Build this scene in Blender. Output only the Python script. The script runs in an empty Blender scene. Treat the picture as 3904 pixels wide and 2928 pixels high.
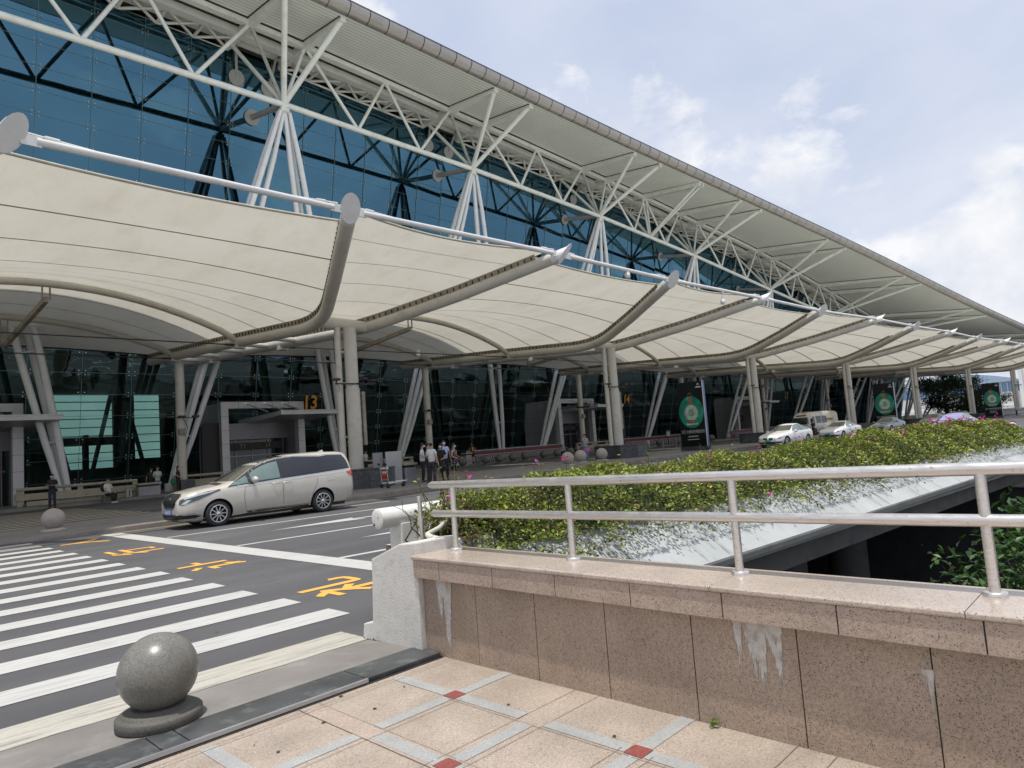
import bpy, bmesh, math, random
import numpy as np
from mathutils import Vector, Matrix
from mathutils.bvhtree import BVHTree
from mathutils.geometry import delaunay_2d_cdt
random.seed(7); RNG = np.random.default_rng(7)
S = bpy.context.scene
COL = S.collection
R = math.radians
def V(*a): return Vector(a)

# ------------------------------------------------------------------ camera
cam_d = bpy.data.cameras.new('camera'); cam = bpy.data.objects.new('camera', cam_d); COL.objects.link(cam)
PITCH, ROLL, YAW, EYE = 0.08635144, -0.07314020, 0.8082551, 1.60917
fw = V(math.sin(YAW)*math.cos(PITCH), math.cos(YAW)*math.cos(PITCH), math.sin(PITCH))
rt = V(math.cos(YAW), -math.sin(YAW), 0); up = rt.cross(fw)
r2 = rt*math.cos(ROLL)+up*math.sin(ROLL); u2 = -rt*math.sin(ROLL)+up*math.cos(ROLL)
cam.matrix_world = Matrix(((r2.x,u2.x,-fw.x,0),(r2.y,u2.y,-fw.y,0),(r2.z,u2.z,-fw.z,EYE),(0,0,0,1)))
cam_d.sensor_fit = 'HORIZONTAL'; cam_d.sensor_width = 36; cam_d.lens = 36*2586.709/3904
cam_d.clip_start = .05; cam_d.clip_end = 3000
S.camera = cam

# ------------------------------------------------------------------ materials
def newmat(name):
    m = bpy.data.materials.new(name); m.use_nodes = True
    n = m.node_tree; b = n.nodes['Principled BSDF']
    return m, n, b
def mixrgb(n, fac, a, b, mode='MIX'):
    x = n.nodes.new('ShaderNodeMix'); x.data_type = 'RGBA'; x.blend_type = mode
    for s, v in ((0, fac), (6, a), (7, b)):
        if hasattr(v, 'is_output'): n.links.new(v, x.inputs[s])
        else: x.inputs[s].default_value = v if s == 0 else (tuple(v)+(1,))[:4]
    return x.outputs[2]
def texco(n, scale=(1,1,1), kind='Object', rot=(0,0,0)):
    t = n.nodes.new('ShaderNodeTexCoord'); mp = n.nodes.new('ShaderNodeMapping')
    mp.inputs['Scale'].default_value = scale; mp.inputs['Rotation'].default_value = rot
    n.links.new(t.outputs[kind], mp.inputs['Vector']); return mp.outputs['Vector']
def noise(n, vec, scale, detail=4, rough=.55, dist=0):
    x = n.nodes.new('ShaderNodeTexNoise'); x.inputs['Scale'].default_value = scale
    x.inputs['Detail'].default_value = detail; x.inputs['Roughness'].default_value = rough; x.inputs['Distortion'].default_value = dist
    n.links.new(vec, x.inputs['Vector']); return x.outputs['Fac']
def ramp(n, fac, stops):
    x = n.nodes.new('ShaderNodeValToRGB'); cr = x.color_ramp
    while len(cr.elements) < len(stops): cr.elements.new(.5)
    for e, (p, c) in zip(cr.elements, stops):
        e.position = p; e.color = (c, c, c, 1) if not hasattr(c, '__len__') else tuple(c)+(1,)
    n.links.new(fac, x.inputs[0]); return x.outputs[0]
def mth(n, op, a, b=None):
    x = n.nodes.new('ShaderNodeMath'); x.operation = op
    for i, v in enumerate((a, b)):
        if v is None: continue
        if hasattr(v, 'is_output'): n.links.new(v, x.inputs[i])
        else: x.inputs[i].default_value = v
    return x.outputs[0]
def bump(n, b, h, strength=.2, dist=.01):
    x = n.nodes.new('ShaderNodeBump'); x.inputs['Strength'].default_value = strength; x.inputs['Distance'].default_value = dist
    n.links.new(h, x.inputs['Height']); n.links.new(x.outputs[0], b.inputs['Normal'])
def P(name, col, rough=.5, metal=0, var=.12, vs=3, dirt=None, bmp=0, bs=60, spec=None, coat=0, stretch=(1,1,1)):
    """painted / plain surface: base colour broken up by two octaves of noise, optional dirt tint and bump"""
    m, n, b = newmat(name); v = texco(n, stretch)
    f = noise(n, v, vs, 5); lo = [c*(1-var) for c in col]; hi = [min(1, c*(1+var)) for c in col]
    c = ramp(n, f, [(.3, lo), (.7, hi)])
    if dirt:
        f2 = noise(n, v, vs*2.7, 6, .65); c = mixrgb(n, ramp(n, f2, [(.52, 0.), (.72, dirt[3])]), c, dirt[:3])
    n.links.new(c, b.inputs['Base Color'])
    rr = ramp(n, noise(n, v, vs*4, 3), [(.3, max(0, rough-.08)), (.7, min(1, rough+.08))]); n.links.new(rr, b.inputs['Roughness'])
    b.inputs['Metallic'].default_value = metal
    if spec is not None: b.inputs['Specular IOR Level'].default_value = spec
    if coat: b.inputs['Coat Weight'].default_value = coat; b.inputs['Coat Roughness'].default_value = .06
    if bmp: bump(n, b, noise(n, v, bs, 4), bmp, .01)
    return m
def granite(name, base, warm, dark, specks=90, rough=.35, bmp=.05, stain=None, pale=None):
    m, n, b = newmat(name); v = texco(n)
    f = noise(n, v, specks*.55, 3, .7); c = ramp(n, f, [(.35, base), (.6, warm)])
    vo = n.nodes.new('ShaderNodeTexVoronoi'); vo.inputs['Scale'].default_value = specks; n.links.new(v, vo.inputs['Vector'])
    sp = ramp(n, mth(n, 'ADD', vo.outputs['Distance'], mth(n, 'MULTIPLY', noise(n, v, specks*.3, 3), .5)), [(.44, 1.), (.56, 0.)])
    c = mixrgb(n, mth(n, 'MULTIPLY', sp, .88), c, dark)
    vq = n.nodes.new('ShaderNodeTexVoronoi'); vq.inputs['Scale'].default_value = specks*2.1; n.links.new(v, vq.inputs['Vector'])
    c = mixrgb(n, mth(n, 'MULTIPLY', ramp(n, vq.outputs['Distance'], [(.22, 1.), (.40, 0.)]), .55), c, [x*.5+y*.5 for x, y in zip(base, dark)])
    if pale:
        vp = n.nodes.new('ShaderNodeTexVoronoi'); vp.inputs['Scale'].default_value = specks*.6; n.links.new(v, vp.inputs['Vector'])
        c = mixrgb(n, mth(n, 'MULTIPLY', ramp(n, vp.outputs['Distance'], [(.2, 1.), (.36, 0.)]), .45), c, pale)
    if stain:
        f3 = noise(n, texco(n, (1, 1, .35)), 1.6, 5, .6); c = mixrgb(n, ramp(n, f3, [(.5, 0.), (.75, stain[3])]), c, stain[:3])
    f4 = noise(n, v, 2.2, 4); c = mixrgb(n, 1., c, ramp(n, f4, [(.3, .82), (.7, 1.1)]), 'MULTIPLY')
    n.links.new(c, b.inputs['Base Color']); b.inputs['Roughness'].default_value = rough
    bump(n, b, noise(n, v, specks*1.5, 3), bmp, .004)
    return m
M = {}
def asphalt():
    m, n, b = newmat('asphalt'); v = texco(n)
    f = noise(n, v, .35, 4); c = ramp(n, f, [(.3, (.066,.066,.072)), (.7, (.10,.098,.102))])
    # wheel-track wear running along the lanes
    f2 = noise(n, texco(n, (.05, 1.1, 1)), 1.3, 3); c = mixrgb(n, ramp(n, f2, [(.42, 0.), (.7, .55)]), c, (.125,.123,.124))
    f3 = noise(n, v, 150, 2, .8); c = mixrgb(n, 1., c, ramp(n, f3, [(.3, .45), (.72, 1.6)]), 'MULTIPLY')
    # fine cracks, oil drips and older patches
    vo = n.nodes.new('ShaderNodeTexVoronoi'); vo.feature = 'DISTANCE_TO_EDGE'; vo.inputs['Scale'].default_value = .38
    mv = n.nodes.new('ShaderNodeVectorMath'); mv.operation = 'ADD'; n.links.new(v, mv.inputs[0]); wn = n.nodes.new('ShaderNodeTexNoise'); wn.inputs['Scale'].default_value = 1.7; wn.inputs['Detail'].default_value = 6; n.links.new(v, wn.inputs['Vector']); n.links.new(wn.outputs['Color'], mv.inputs[1]); n.links.new(mv.outputs[0], vo.inputs['Vector'])
    ck = mth(n, 'MULTIPLY', ramp(n, vo.outputs['Distance'], [(.0, 1.), (.006, 0.)]), ramp(n, noise(n, v, .5, 3), [(.5, 0.), (.62, .8)]))
    c = mixrgb(n, ck, c, (.03,.03,.03)); c = mixrgb(n, ramp(n, noise(n, texco(n, (.35, 1.2, 1)), 1.9, 4, .5), [(.64, 0.), (.74, .5)]), c, (.042,.041,.042))
    pb = n.nodes.new('ShaderNodeTexVoronoi'); pb.inputs['Scale'].default_value = .16; n.links.new(v, pb.inputs['Vector']); c = mixrgb(n, 1., c, ramp(n, pb.outputs['Color'], [(.2, .86), (.8, 1.14)]), 'MULTIPLY')
    n.links.new(c, b.inputs['Base Color']); b.inputs['Roughness'].default_value = .85
    bump(n, b, noise(n, v, 220, 2), .5, .006); return m
M['asphalt'] = asphalt()
def paint_line(name, col, wear=.35):
    m, n, b = newmat(name); v = texco(n)
    f = noise(n, texco(n, (.6, 6, 1)), 3, 6, .65); f2 = noise(n, v, 90, 3, .8)
    k = ramp(n, mth(n, 'ADD', mth(n, 'MULTIPLY', f, .75), mth(n, 'MULTIPLY', f2, .25)), [(.49, 0.), (.64, wear)])
    c = mixrgb(n, k, col, (.16, .155, .15)); c = mixrgb(n, ramp(n, noise(n, v, .9, 4), [(.4, 0.), (.75, .3)]), c, [x*.72 for x in col])
    n.links.new(c, b.inputs['Base Color']); b.inputs['Roughness'].default_value = .7; bump(n, b, f2, .2, .003); return m
M['line'] = paint_line('road_paint_white', (.50,.49,.465), .5)
M['line_old'] = paint_line('road_paint_old', (.46,.435,.37), .85)
M['yellow'] = paint_line('road_paint_yellow', (.80,.41,.06), .4)
M['yellow_dim'] = paint_line('road_paint_yellow_dim', (.42,.33,.14), .6)
M['pave'] = granite('paving_granite', (.345,.285,.228), (.445,.37,.305), (.12,.095,.085), 105, .55, .06, (.24,.19,.14,.5), (.56,.49,.42))
M['pave_b'] = granite('paving_granite_pink', (.37,.29,.235), (.445,.36,.30), (.15,.115,.105), 105, .55, .06, None, (.62,.52,.45))
M['strip'] = granite('paving_strip_grey', (.33,.335,.32), (.41,.41,.395), (.17,.17,.165), 130, .55, .05)
M['red'] = granite('paving_red', (.22,.055,.045), (.30,.085,.07), (.09,.02,.02), 130, .5, .04)
M['joint'] = P('paving_joint', (.25,.19,.145), .9, var=.3, vs=9)
M['grime'] = P('spot_grime', (.05,.042,.036), .7, var=.3, vs=20)
M['wall'] = granite('wall_granite', (.30,.222,.165), (.42,.325,.25), (.05,.038,.038), 98, .45, .08, (.20,.135,.07,.55), (.43,.33,.27))
M['facing'] = granite('facing_granite', (.36,.27,.21), (.465,.365,.295), (.06,.048,.05), 98, .42, .08, (.27,.19,.12,.3), (.50,.39,.33))
M['coping'] = granite('coping_granite', (.42,.345,.285), (.50,.42,.355), (.17,.13,.12), 80, .2, .03, (.40,.31,.22,.3), (.57,.47,.41))
def lime():
    m, n, b = newmat('lime_stain'); v = texco(n); c = ramp(n, noise(n, v, 16, 6, .65), [(.3,(.34,.28,.23)),(.5,(.50,.47,.43)),(.7,(.60,.58,.55))]); n.links.new(c, b.inputs['Base Color']); b.inputs['Roughness'].default_value = .9
    a = ramp(n, noise(n, texco(n, (1,5,1.1)), 14, 6, .7), [(.27,0.),(.41,1.)]); t = n.nodes.new('ShaderNodeBsdfTransparent'); mx = n.nodes.new('ShaderNodeMixShader'); n.links.new(a, mx.inputs[0]); n.links.new(t.outputs[0], mx.inputs[1]); n.links.new(b.outputs[0], mx.inputs[2]); n.links.new(mx.outputs[0], n.nodes['Material Output'].inputs[0]); return m
M['lime'] = lime()
def steel():
    m, n, b = newmat('rail_steel'); v = texco(n)
    f = noise(n, texco(n, (30, 2, 30)), 4, 5); c = ramp(n, f, [(.3, (.62,.58,.54)), (.7, (.78,.75,.72))])
    sp = ramp(n, noise(n, v, 42, 4, .7), [(.62, 0.), (.72, .7)]); c = mixrgb(n, sp, c, (.25,.12,.06))
    n.links.new(c, b.inputs['Base Color']); b.inputs['Metallic'].default_value = .85
    n.links.new(ramp(n, noise(n, v, 12, 5), [(.3, .26), (.7, .44)]), b.inputs['Roughness']); return m
M['steel'] = steel()
M['whitewall'] = P('white_render', (.62,.60,.56), .8, var=.06, vs=4, dirt=(.40,.36,.29,.55), bmp=.5, bs=85)
M['whitepipe'] = P('white_pipe_paint', (.68,.67,.63), .45, var=.06, vs=3, dirt=(.45,.39,.30,.4), bmp=.15, bs=30)
def fascia_mat():
    m, n, b = newmat('planter_concrete'); v = texco(n)
    c = ramp(n, noise(n, v, 1.1, 5), [(.3, (.37,.39,.39)), (.7, (.47,.485,.48))])
    # streaks follow the fall line of the sloping face
    s = noise(n, texco(n, (3.0, .5, .3), 'Object', (0,0,.22)), 2.0, 7, .75); s2 = noise(n, v, .8, 4)
    k = mth(n, 'MULTIPLY', ramp(n, s, [(.53, 0.), (.62, 1.)]), ramp(n, s2, [(.47, .05), (.64, .95)]))
    c = mixrgb(n, k, c, (.09,.10,.09)); c = mixrgb(n, ramp(n, noise(n, v, 16, 6, .7), [(.5, 0.), (.72, .4)]), c, (.36,.38,.35))
    n.links.new(c, b.inputs['Base Color']); b.inputs['Roughness'].default_value = .85; bump(n, b, noise(n, v, 50, 5), .25, .006); return m
M['fascia'] = fascia_mat()
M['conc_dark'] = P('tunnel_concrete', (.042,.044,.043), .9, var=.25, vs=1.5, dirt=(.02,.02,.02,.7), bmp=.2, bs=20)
M['beam'] = P('edge_beam_concrete', (.12,.12,.115), .9, var=.2, vs=1.5, dirt=(.05,.05,.05,.5))
M['conc'] = P('grey_concrete', (.40,.40,.38), .85, var=.12, vs=1.2, dirt=(.2,.19,.17,.5), bmp=.2, bs=40)
M['conc_dk2'] = P('kerb_ramp_concrete', (.205,.19,.175), .85, var=.18, vs=1.4, dirt=(.34,.32,.30,.4), bmp=.3, bs=60)
M['slab_dark'] = P('dark_granite_edge', (.06,.064,.066), .38, var=.35, vs=2.5, dirt=(.20,.20,.195,.55), bmp=.08, bs=60)
M['edge_metal'] = P('edge_metal', (.40,.41,.42), .4, .6)
M['ballstone'] = granite('bollard_granite', (.15,.146,.126), (.235,.228,.205), (.045,.045,.042), 150, .32, .05, (.13,.115,.075,.5))
M['ballbase'] = granite('bollard_base_granite', (.085,.08,.07), (.14,.132,.115), (.035,.035,.033), 150, .7, .08, (.07,.06,.045,.5))
M['ballpink'] = granite('bollard_pale', (.38,.33,.29), (.48,.42,.37), (.2,.17,.15), 160, .55, .04)
M['balldark'] = granite('bollard_dusty', (.13,.125,.12), (.17,.165,.16), (.07,.07,.07), 120, .6, .04)
M['kerb'] = granite('kerb_stone', (.20,.17,.155), (.26,.225,.20), (.10,.085,.08), 60, .7, .1, (.10,.08,.07,.4))
M['island'] = P('island_paving', (.185,.18,.17), .75, var=.2, vs=1.1, dirt=(.28,.27,.25,.4), bmp=.2, bs=40)
M['stripe_dim'] = paint_line('island_stripe', (.46,.42,.35), .5)
M['plinth'] = P('plinth_granite', (.055,.06,.065), .32, var=.4, vs=2.2, dirt=(.16,.17,.18,.6), bmp=.03)
M['frame'] = P('canopy_paint', (.55,.525,.465), .42, var=.07, vs=.8, dirt=(.36,.31,.23,.5), bmp=.05, bs=30)
M['frame_dirty'] = P('canopy_clamp_rail', (.31,.27,.21), .6, var=.3, vs=2, dirt=(.14,.10,.06,.6))
M['capwhite'] = P('white_cap', (.70,.70,.69), .4, var=.05)
M['frontpipe'] = P('front_pipe_white', (.66,.66,.65), .35, var=.06, vs=.8, dirt=(.45,.42,.38,.3))
def fabric():
    m, n, b = newmat('canopy_fabric'); v = texco(n)
    c = ramp(n, noise(n, v, .25, 5), [(.3, (.70,.67,.575)), (.7, (.765,.735,.65))])
    c = mixrgb(n, ramp(n, noise(n, texco(n, (.5, .15, 1)), 2.2, 6, .7), [(.48, 0.), (.75, .34)]), c, (.50,.45,.35))
    n.links.new(c, b.inputs['Base Color']); b.inputs['Roughness'].default_value = .6
    tr = n.nodes.new('ShaderNodeBsdfTranslucent'); n.links.new(c, tr.inputs['Color'])
    mx = n.nodes.new('ShaderNodeMixShader'); mx.inputs[0].default_value = FAB_T
    n.links.new(b.outputs[0], mx.inputs[1]); n.links.new(tr.outputs[0], mx.inputs[2])
    n.links.new(mx.outputs[0], n.nodes['Material Output'].inputs[0]); return m
FAB_T = .38
M['fabric'] = fabric()
M['seam'] = P('canopy_seam', (.48,.455,.365), .7, var=.15)
M['cable'] = P('black_cable', (.03,.03,.03), .5)
M['truss'] = P('truss_white', (.83,.86,.81), .4, var=.06, vs=.6, dirt=(.42,.40,.34,.35))
M['mast'] = P('mast_white', (.78,.80,.81), .4, var=.05, vs=.6, dirt=(.48,.48,.46,.3))
def soffit():
    m, n, b = newmat('ribbed_soffit'); v = texco(n)
    w = n.nodes.new('ShaderNodeTexWave'); w.bands_direction = 'Y'; w.inputs['Scale'].default_value = .314*2.9/1; w.inputs['Distortion'].default_value = 0
    n.links.new(UVNODE(n), w.inputs['Vector'])
    k = ramp(n, w.outputs['Fac'], [(.03, 1.), (.12, 0.)])
    c = ramp(n, noise(n, v, .3, 4), [(.3, (.82,.86,.81)), (.7, (.88,.91,.87))])
    c = mixrgb(n, mth(n, 'MULTIPLY', k, .6), c, (.20,.195,.16))
    n.links.new(c, b.inputs['Base Color']); b.inputs['Roughness'].default_value = .55
    bump(n, b, ramp(n, w.outputs['Fac'], [(.0, 0.), (.2, 1.)]), .3, .04); return m
def UVNODE(n):
    return n.nodes.new('ShaderNodeUVMap').outputs[0]
M['soffit'] = soffit()
M['eave'] = P('eave_metal', (.40,.385,.365), .36, .55, var=.10, vs=.9, dirt=(.24,.21,.18,.5), stretch=(.4,1,1))
M['dark'] = P('dark_gap_shadow', (.03,.028,.025), .8)  # real dark joints, and the painted shadow lines along the roof members
def glassm(name, refl, tint, trans, wob=.04):
    m, n, b = newmat(name); n.nodes.remove(b)
    g = n.nodes.new('ShaderNodeBsdfGlossy'); g.inputs['Roughness'].default_value = .012; g.inputs['Color'].default_value = refl+(1,)
    t = n.nodes.new('ShaderNodeBsdfTransparent'); t.inputs['Color'].default_value = tint+(1,)
    f = n.nodes.new('ShaderNodeFresnel'); f.inputs['IOR'].default_value = 1.6
    k = mth(n, 'ADD', mth(n, 'MULTIPLY', f.outputs[0], 1.0), trans)
    v = texco(n); nb = n.nodes.new('ShaderNodeBump'); nb.inputs['Strength'].default_value = wob; nb.inputs['Distance'].default_value = .3
    n.links.new(noise(n, texco(n, (.35, 1, .8)), .9, 2), nb.inputs['Height']); n.links.new(nb.outputs[0], g.inputs['Normal'])
    mx = n.nodes.new('ShaderNodeMixShader'); n.links.new(k, mx.inputs[0]); n.links.new(t.outputs[0], mx.inputs[1]); n.links.new(g.outputs[0], mx.inputs[2])
    n.links.new(mx.outputs[0], n.nodes['Material Output'].inputs[0]); return m
M['glass'] = glassm('curtain_glass', (.105,.245,.35), (.10,.20,.17), .62, .010)
M['glass_low'] = glassm('curtain_glass_low', (.24,.34,.35), (.23,.43,.35), .26, .045)
M['glassfit'] = P('glass_fitting', (.62,.65,.66), .35, .3)
M['glasslines'] = P('glass_joint', (.15,.28,.28), .4)
M['inner_dark'] = P('interior_dark', (.065,.082,.072), .9, var=.3, vs=.3)
M['inner_col'] = P('interior_column', (.12,.17,.14), .8)
M['inner_green'] = P('interior_steel', (.04,.06,.05), .6)
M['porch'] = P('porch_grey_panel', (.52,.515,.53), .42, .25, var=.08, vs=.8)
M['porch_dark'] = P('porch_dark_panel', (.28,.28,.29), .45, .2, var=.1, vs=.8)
M['porch_line'] = P('porch_joint', (.12,.12,.125), .8)
M['amber'] = P('amber_letters', (.62,.27,.03), .5)
M['amber_dim'] = P('amber_letters_dim', (.30,.24,.09), .5)
M['black'] = P('matt_black', (.016,.016,.017), .55)
M['rubber'] = P('tyre_rubber', (.024,.024,.025), .75, var=.2, vs=8)
M['chrome'] = P('chrome', (.72,.72,.73), .14, 1.0, var=.03)
M['alloy'] = P('alloy_wheel', (.58,.59,.60), .26, .85, var=.05)
def carpaint(name, col, flake=.25, dust=.25):
    m, n, b = newmat(name); v = texco(n)
    c = mixrgb(n, ramp(n, noise(n, v, 1.3, 5), [(.42, 0.), (.75, dust)]), col, (.40,.36,.29))
    n.links.new(c, b.inputs['Base Color']); b.inputs['Metallic'].default_value = flake; b.inputs['Roughness'].default_value = .34
    b.inputs['Coat Weight'].default_value = .8; b.inputs['Coat Roughness'].default_value = .05
    bump(n, b, noise(n, v, 900, 1), .04, .001); return m
M['van'] = carpaint('champagne_paint', (.60,.565,.50), .3)
M['carwhite'] = carpaint('white_paint', (.72,.72,.71), .05, .08)
M['cargrey'] = carpaint('grey_paint', (.20,.22,.25), .4, .1)
M['carblue'] = carpaint('blue_grey_paint', (.26,.27,.38), .4, .05)
M['busp'] = carpaint('bus_cream_paint', (.62,.60,.52), .0, .2)
M['busy'] = carpaint('bus_yellow_paint', (.50,.38,.16), .0, .2)
def cglass(name, col, r=.06):
    m, n, b = newmat(name); v = texco(n)
    c = mixrgb(n, noise(n, v, 1.4, 3), col, [x*1.5+.01 for x in col]); n.links.new(c, b.inputs['Base Color'])
    b.inputs['Roughness'].default_value = r; b.inputs['Specular IOR Level'].default_value = .5; b.inputs['Coat Weight'].default_value = .15; return m
M['cglass'] = cglass('car_glass_dark', (.014,.016,.022))
M['wglass'] = cglass('car_windscreen', (.055,.055,.045))
M['dglass'] = cglass('car_glass_teal', (.105,.15,.145))
M['pglass'] = cglass('car_windscreen_violet', (.22,.21,.36))
M['lamp_clear'] = P('headlamp_clear', (.50,.53,.56), .1, .2, coat=1)
M['lamp_dark'] = P('headlamp_dark', (.05,.055,.065), .12, .2, coat=1)
M['lamp_red'] = P('tail_lamp_red', (.55,.015,.02), .15, coat=1)
M['plate'] = P('plate_blue', (.035,.13,.60), .4, var=.04)
M['plate_green'] = P('plate_green', (.04,.30,.32), .4, var=.1)
M['white'] = P('plain_white', (.72,.72,.70), .6, var=.04)
M['skin'] = P('skin', (.47,.29,.205), .6, var=.08, vs=8)
M['hair'] = P('hair_black', (.018,.015,.014), .5, var=.3, vs=30)
M['mask'] = P('face_mask', (.46,.60,.72), .8)
def cloth(name, col, **k): 
    if name not in M: M[name] = P(name, col, .85, var=.14, vs=7, bmp=.25, bs=40, **k)
    return M[name]
M['trolley_red'] = P('trolley_red', (.14,.028,.032), .5, var=.2)
M['trolley_metal'] = P('trolley_metal', (.42,.43,.44), .35, .7)
M['bench'] = P('cream_stone_bench', (.36,.33,.255), .75, var=.12, vs=1.2, dirt=(.2,.17,.12,.5))
M['greybox'] = P('grey_metal_box', (.30,.30,.31), .4, .35, var=.12, vs=1.5, dirt=(.2,.19,.18,.4))
M['board'] = P('pale_grey_board', (.42,.42,.415), .55, var=.07, vs=1.5, dirt=(.25,.24,.23,.3))
M['bark'] = P('bark', (.10,.075,.05), .9, var=.3, vs=6)
def leafm(name):
    m, n, b = newmat(name)
    a = n.nodes.new('ShaderNodeVertexColor'); a.layer_name = 'Col'
    n.links.new(a.outputs['Color'], b.inputs['Base Color']); b.inputs['Roughness'].default_value = .42; b.inputs['Specular IOR Level'].default_value = .45
    tr = n.nodes.new('ShaderNodeBsdfTranslucent'); n.links.new(a.outputs['Color'], tr.inputs['Color'])
    mx = n.nodes.new('ShaderNodeMixShader'); mx.inputs[0].default_value = .3
    n.links.new(b.outputs[0], mx.inputs[1]); n.links.new(tr.outputs[0], mx.inputs[2]); n.links.new(mx.outputs[0], n.nodes['Material Output'].inputs[0]); return m
M['leaf'] = leafm('leaves')

# ------------------------------------------------------------------ mesh building
class MB:
    def __init__(s): s.v = []; s.f = []; s.m = []; s.sm = []
    def add(s, vs, fs, mi=0, smooth=False):
        o = len(s.v); s.v += [tuple(p) for p in vs]; s.f += [tuple(i+o for i in f) for f in fs]
        s.m += [mi]*len(fs); s.sm += [smooth]*len(fs); return s
    def box(s, c, d, ax=None, mi=0):
        c = Vector(c); x, y, z = d[0]/2, d[1]/2, d[2]/2; X, Y, Z = ax if ax else (V(1,0,0), V(0,1,0), V(0,0,1))
        vs = [c+X*(i*x)+Y*(j*y)+Z*(k*z) for k in (-1,1) for j in (-1,1) for i in (-1,1)]
        return s.add(vs, [(0,2,3,1),(4,5,7,6),(0,1,5,4),(2,6,7,3),(0,4,6,2),(1,3,7,5)], mi)
    def bbox(s, a, b, mi=0):
        return s.box([(a[i]+b[i])/2 for i in range(3)], [abs(b[i]-a[i]) for i in range(3)], None, mi)
    def bar(s, p, q, w, h=None, upv=(0,0,1), mi=0):
        p, q = Vector(p), Vector(q); d = q-p; L = d.length
        if L < 1e-6: return s
        d /= L; u = Vector(upv); a = u.cross(d)
        if a.length < 1e-4: a = V(1,0,0).cross(d)
        a.normalize(); b = d.cross(a)
        return s.box((p+q)/2, (L, w, h or w), (d, a, b), mi)
    def tube(s, pts, r, n=10, cap=True, mi=0):
        pts = [Vector(p) for p in pts]; rs = r if hasattr(r, '__len__') else [r]*len(pts)
        t0 = (pts[1]-pts[0]).normalized(); a = t0.cross(V(0,0,1))
        if a.length < 1e-3: a = t0.cross(V(1,0,0))
        a.normalize(); rings = []
        for i, p in enumerate(pts):
            if i == 0: t = pts[1]-p
            elif i == len(pts)-1: t = p-pts[i-1]
            else: t = (p-pts[i-1]).normalized()+(pts[i+1]-p).normalized()
            t = t.normalized(); a = (a-t*a.dot(t)).normalized(); b = t.cross(a)
            k = 1.
            if 0 < i < len(pts)-1:
                c = (p-pts[i-1]).normalized().dot(t); k = 1/max(c, .5)
            rings.append([p+(a*math.cos(2*math.pi*j/n)+b*math.sin(2*math.pi*j/n))*rs[i] for j in range(n)])
        vs = [q for g in rings for q in g]
        fs = [(i*n+j, i*n+(j+1)%n, (i+1)*n+(j+1)%n, (i+1)*n+j) for i in range(len(pts)-1) for j in range(n)]
        s.add(vs, fs, mi, True)
        if cap: s.add(rings[0], [tuple(reversed(range(n)))], mi); s.add(rings[-1], [tuple(range(n))], mi)
        return s
    def lathe(s, prof, c=(0,0,0), n=24, ax=None, mi=0, smooth=True, cap=True):
        c = Vector(c); X, Y, Z = ax if ax else (V(1,0,0), V(0,1,0), V(0,0,1))
        vs = [c+(X*math.cos(2*math.pi*j/n)+Y*math.sin(2*math.pi*j/n))*r+Z*z for r, z in prof for j in range(n)]
        k = len(prof)
        fs = [(i*n+j, i*n+(j+1)%n, (i+1)*n+(j+1)%n, (i+1)*n+j) for i in range(k-1) for j in range(n)]
        s.add(vs, fs, mi, smooth)
        if cap and prof[0][0] > 1e-6: s.add(vs[:n], [tuple(reversed(range(n)))], mi)
        if cap and prof[-1][0] > 1e-6: s.add(vs[-n:], [tuple(range(n))], mi)
        return s
    def prism(s, poly, a, b, axis='z', mi=0):
        """extrude a 2D polygon; axis z: (x,y), axis x: (y,z), axis y: (x,z)"""
        f = {'z': lambda p, h: (p[0], p[1], h), 'x': lambda p, h: (h, p[0], p[1]), 'y': lambda p, h: (p[0], h, p[1])}[axis]
        n = len(poly); vs = [f(p, a) for p in poly]+[f(p, b) for p in poly]
        return s.add(vs, [tuple(reversed(range(n))), tuple(range(n, 2*n))]+[(i, (i+1)%n, n+(i+1)%n, n+i) for i in range(n)], mi)
    def quad(s, a, b, c, d, mi=0): return s.add([a, b, c, d], [(0,1,2,3)], mi)
    def ell(s, c, r, nu=12, nv=8, mi=0, ax=None):
        prof = [(math.cos(-math.pi/2+math.pi*i/nv), math.sin(-math.pi/2+math.pi*i/nv)) for i in range(nv+1)]
        X, Y, Z = ax if ax else (V(1,0,0), V(0,1,0), V(0,0,1))
        return s.lathe([(max(a, 1e-7), b) for a, b in prof], c, nu, (X*r[0], Y*r[1], Z*r[2]), mi)
    def grid(s, rows, mi=0, smooth=True, closed=False):
        n = len(rows[0]); vs = [p for r in rows for p in r]; m = n if closed else n-1
        return s.add(vs, [(i*n+j, i*n+(j+1)%n, (i+1)*n+(j+1)%n, (i+1)*n+j) for i in range(len(rows)-1) for j in range(m)], mi, smooth)
    def build(s, name, mats, parent=None, bevel=0, world=False, kind=None, fixn=True):
        me = bpy.data.meshes.new(name)
        off = Vector((0,0,0))
        if parent is not None and world:
            q = parent
            while q is not None: off = off+q.location; q = q.parent
        me.from_pydata([(p[0]-off.x, p[1]-off.y, p[2]-off.z) for p in s.v], [], s.f)
        for m in (mats if isinstance(mats, (list, tuple)) else [mats]): me.materials.append(m)
        me.polygons.foreach_set('material_index', s.m); me.polygons.foreach_set('use_smooth', s.sm)
        if fixn or bevel:
            bm = bmesh.new(); bm.from_mesh(me)
            if fixn: bmesh.ops.recalc_face_normals(bm, faces=bm.faces)
            if bevel:
                es = [e for e in bm.edges if len(e.link_faces) == 2 and e.calc_face_angle(0) > .6 and not e.link_faces[0].smooth]
                bmesh.ops.bevel(bm, geom=es, offset=bevel, segments=2, affect='EDGES', profile=.6)
            bm.to_mesh(me); bm.free()
        me.update()
        o = bpy.data.objects.new(name, me); COL.objects.link(o)
        if parent is not None: o.parent = parent
        if kind: o['kind'] = kind
        return o
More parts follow.
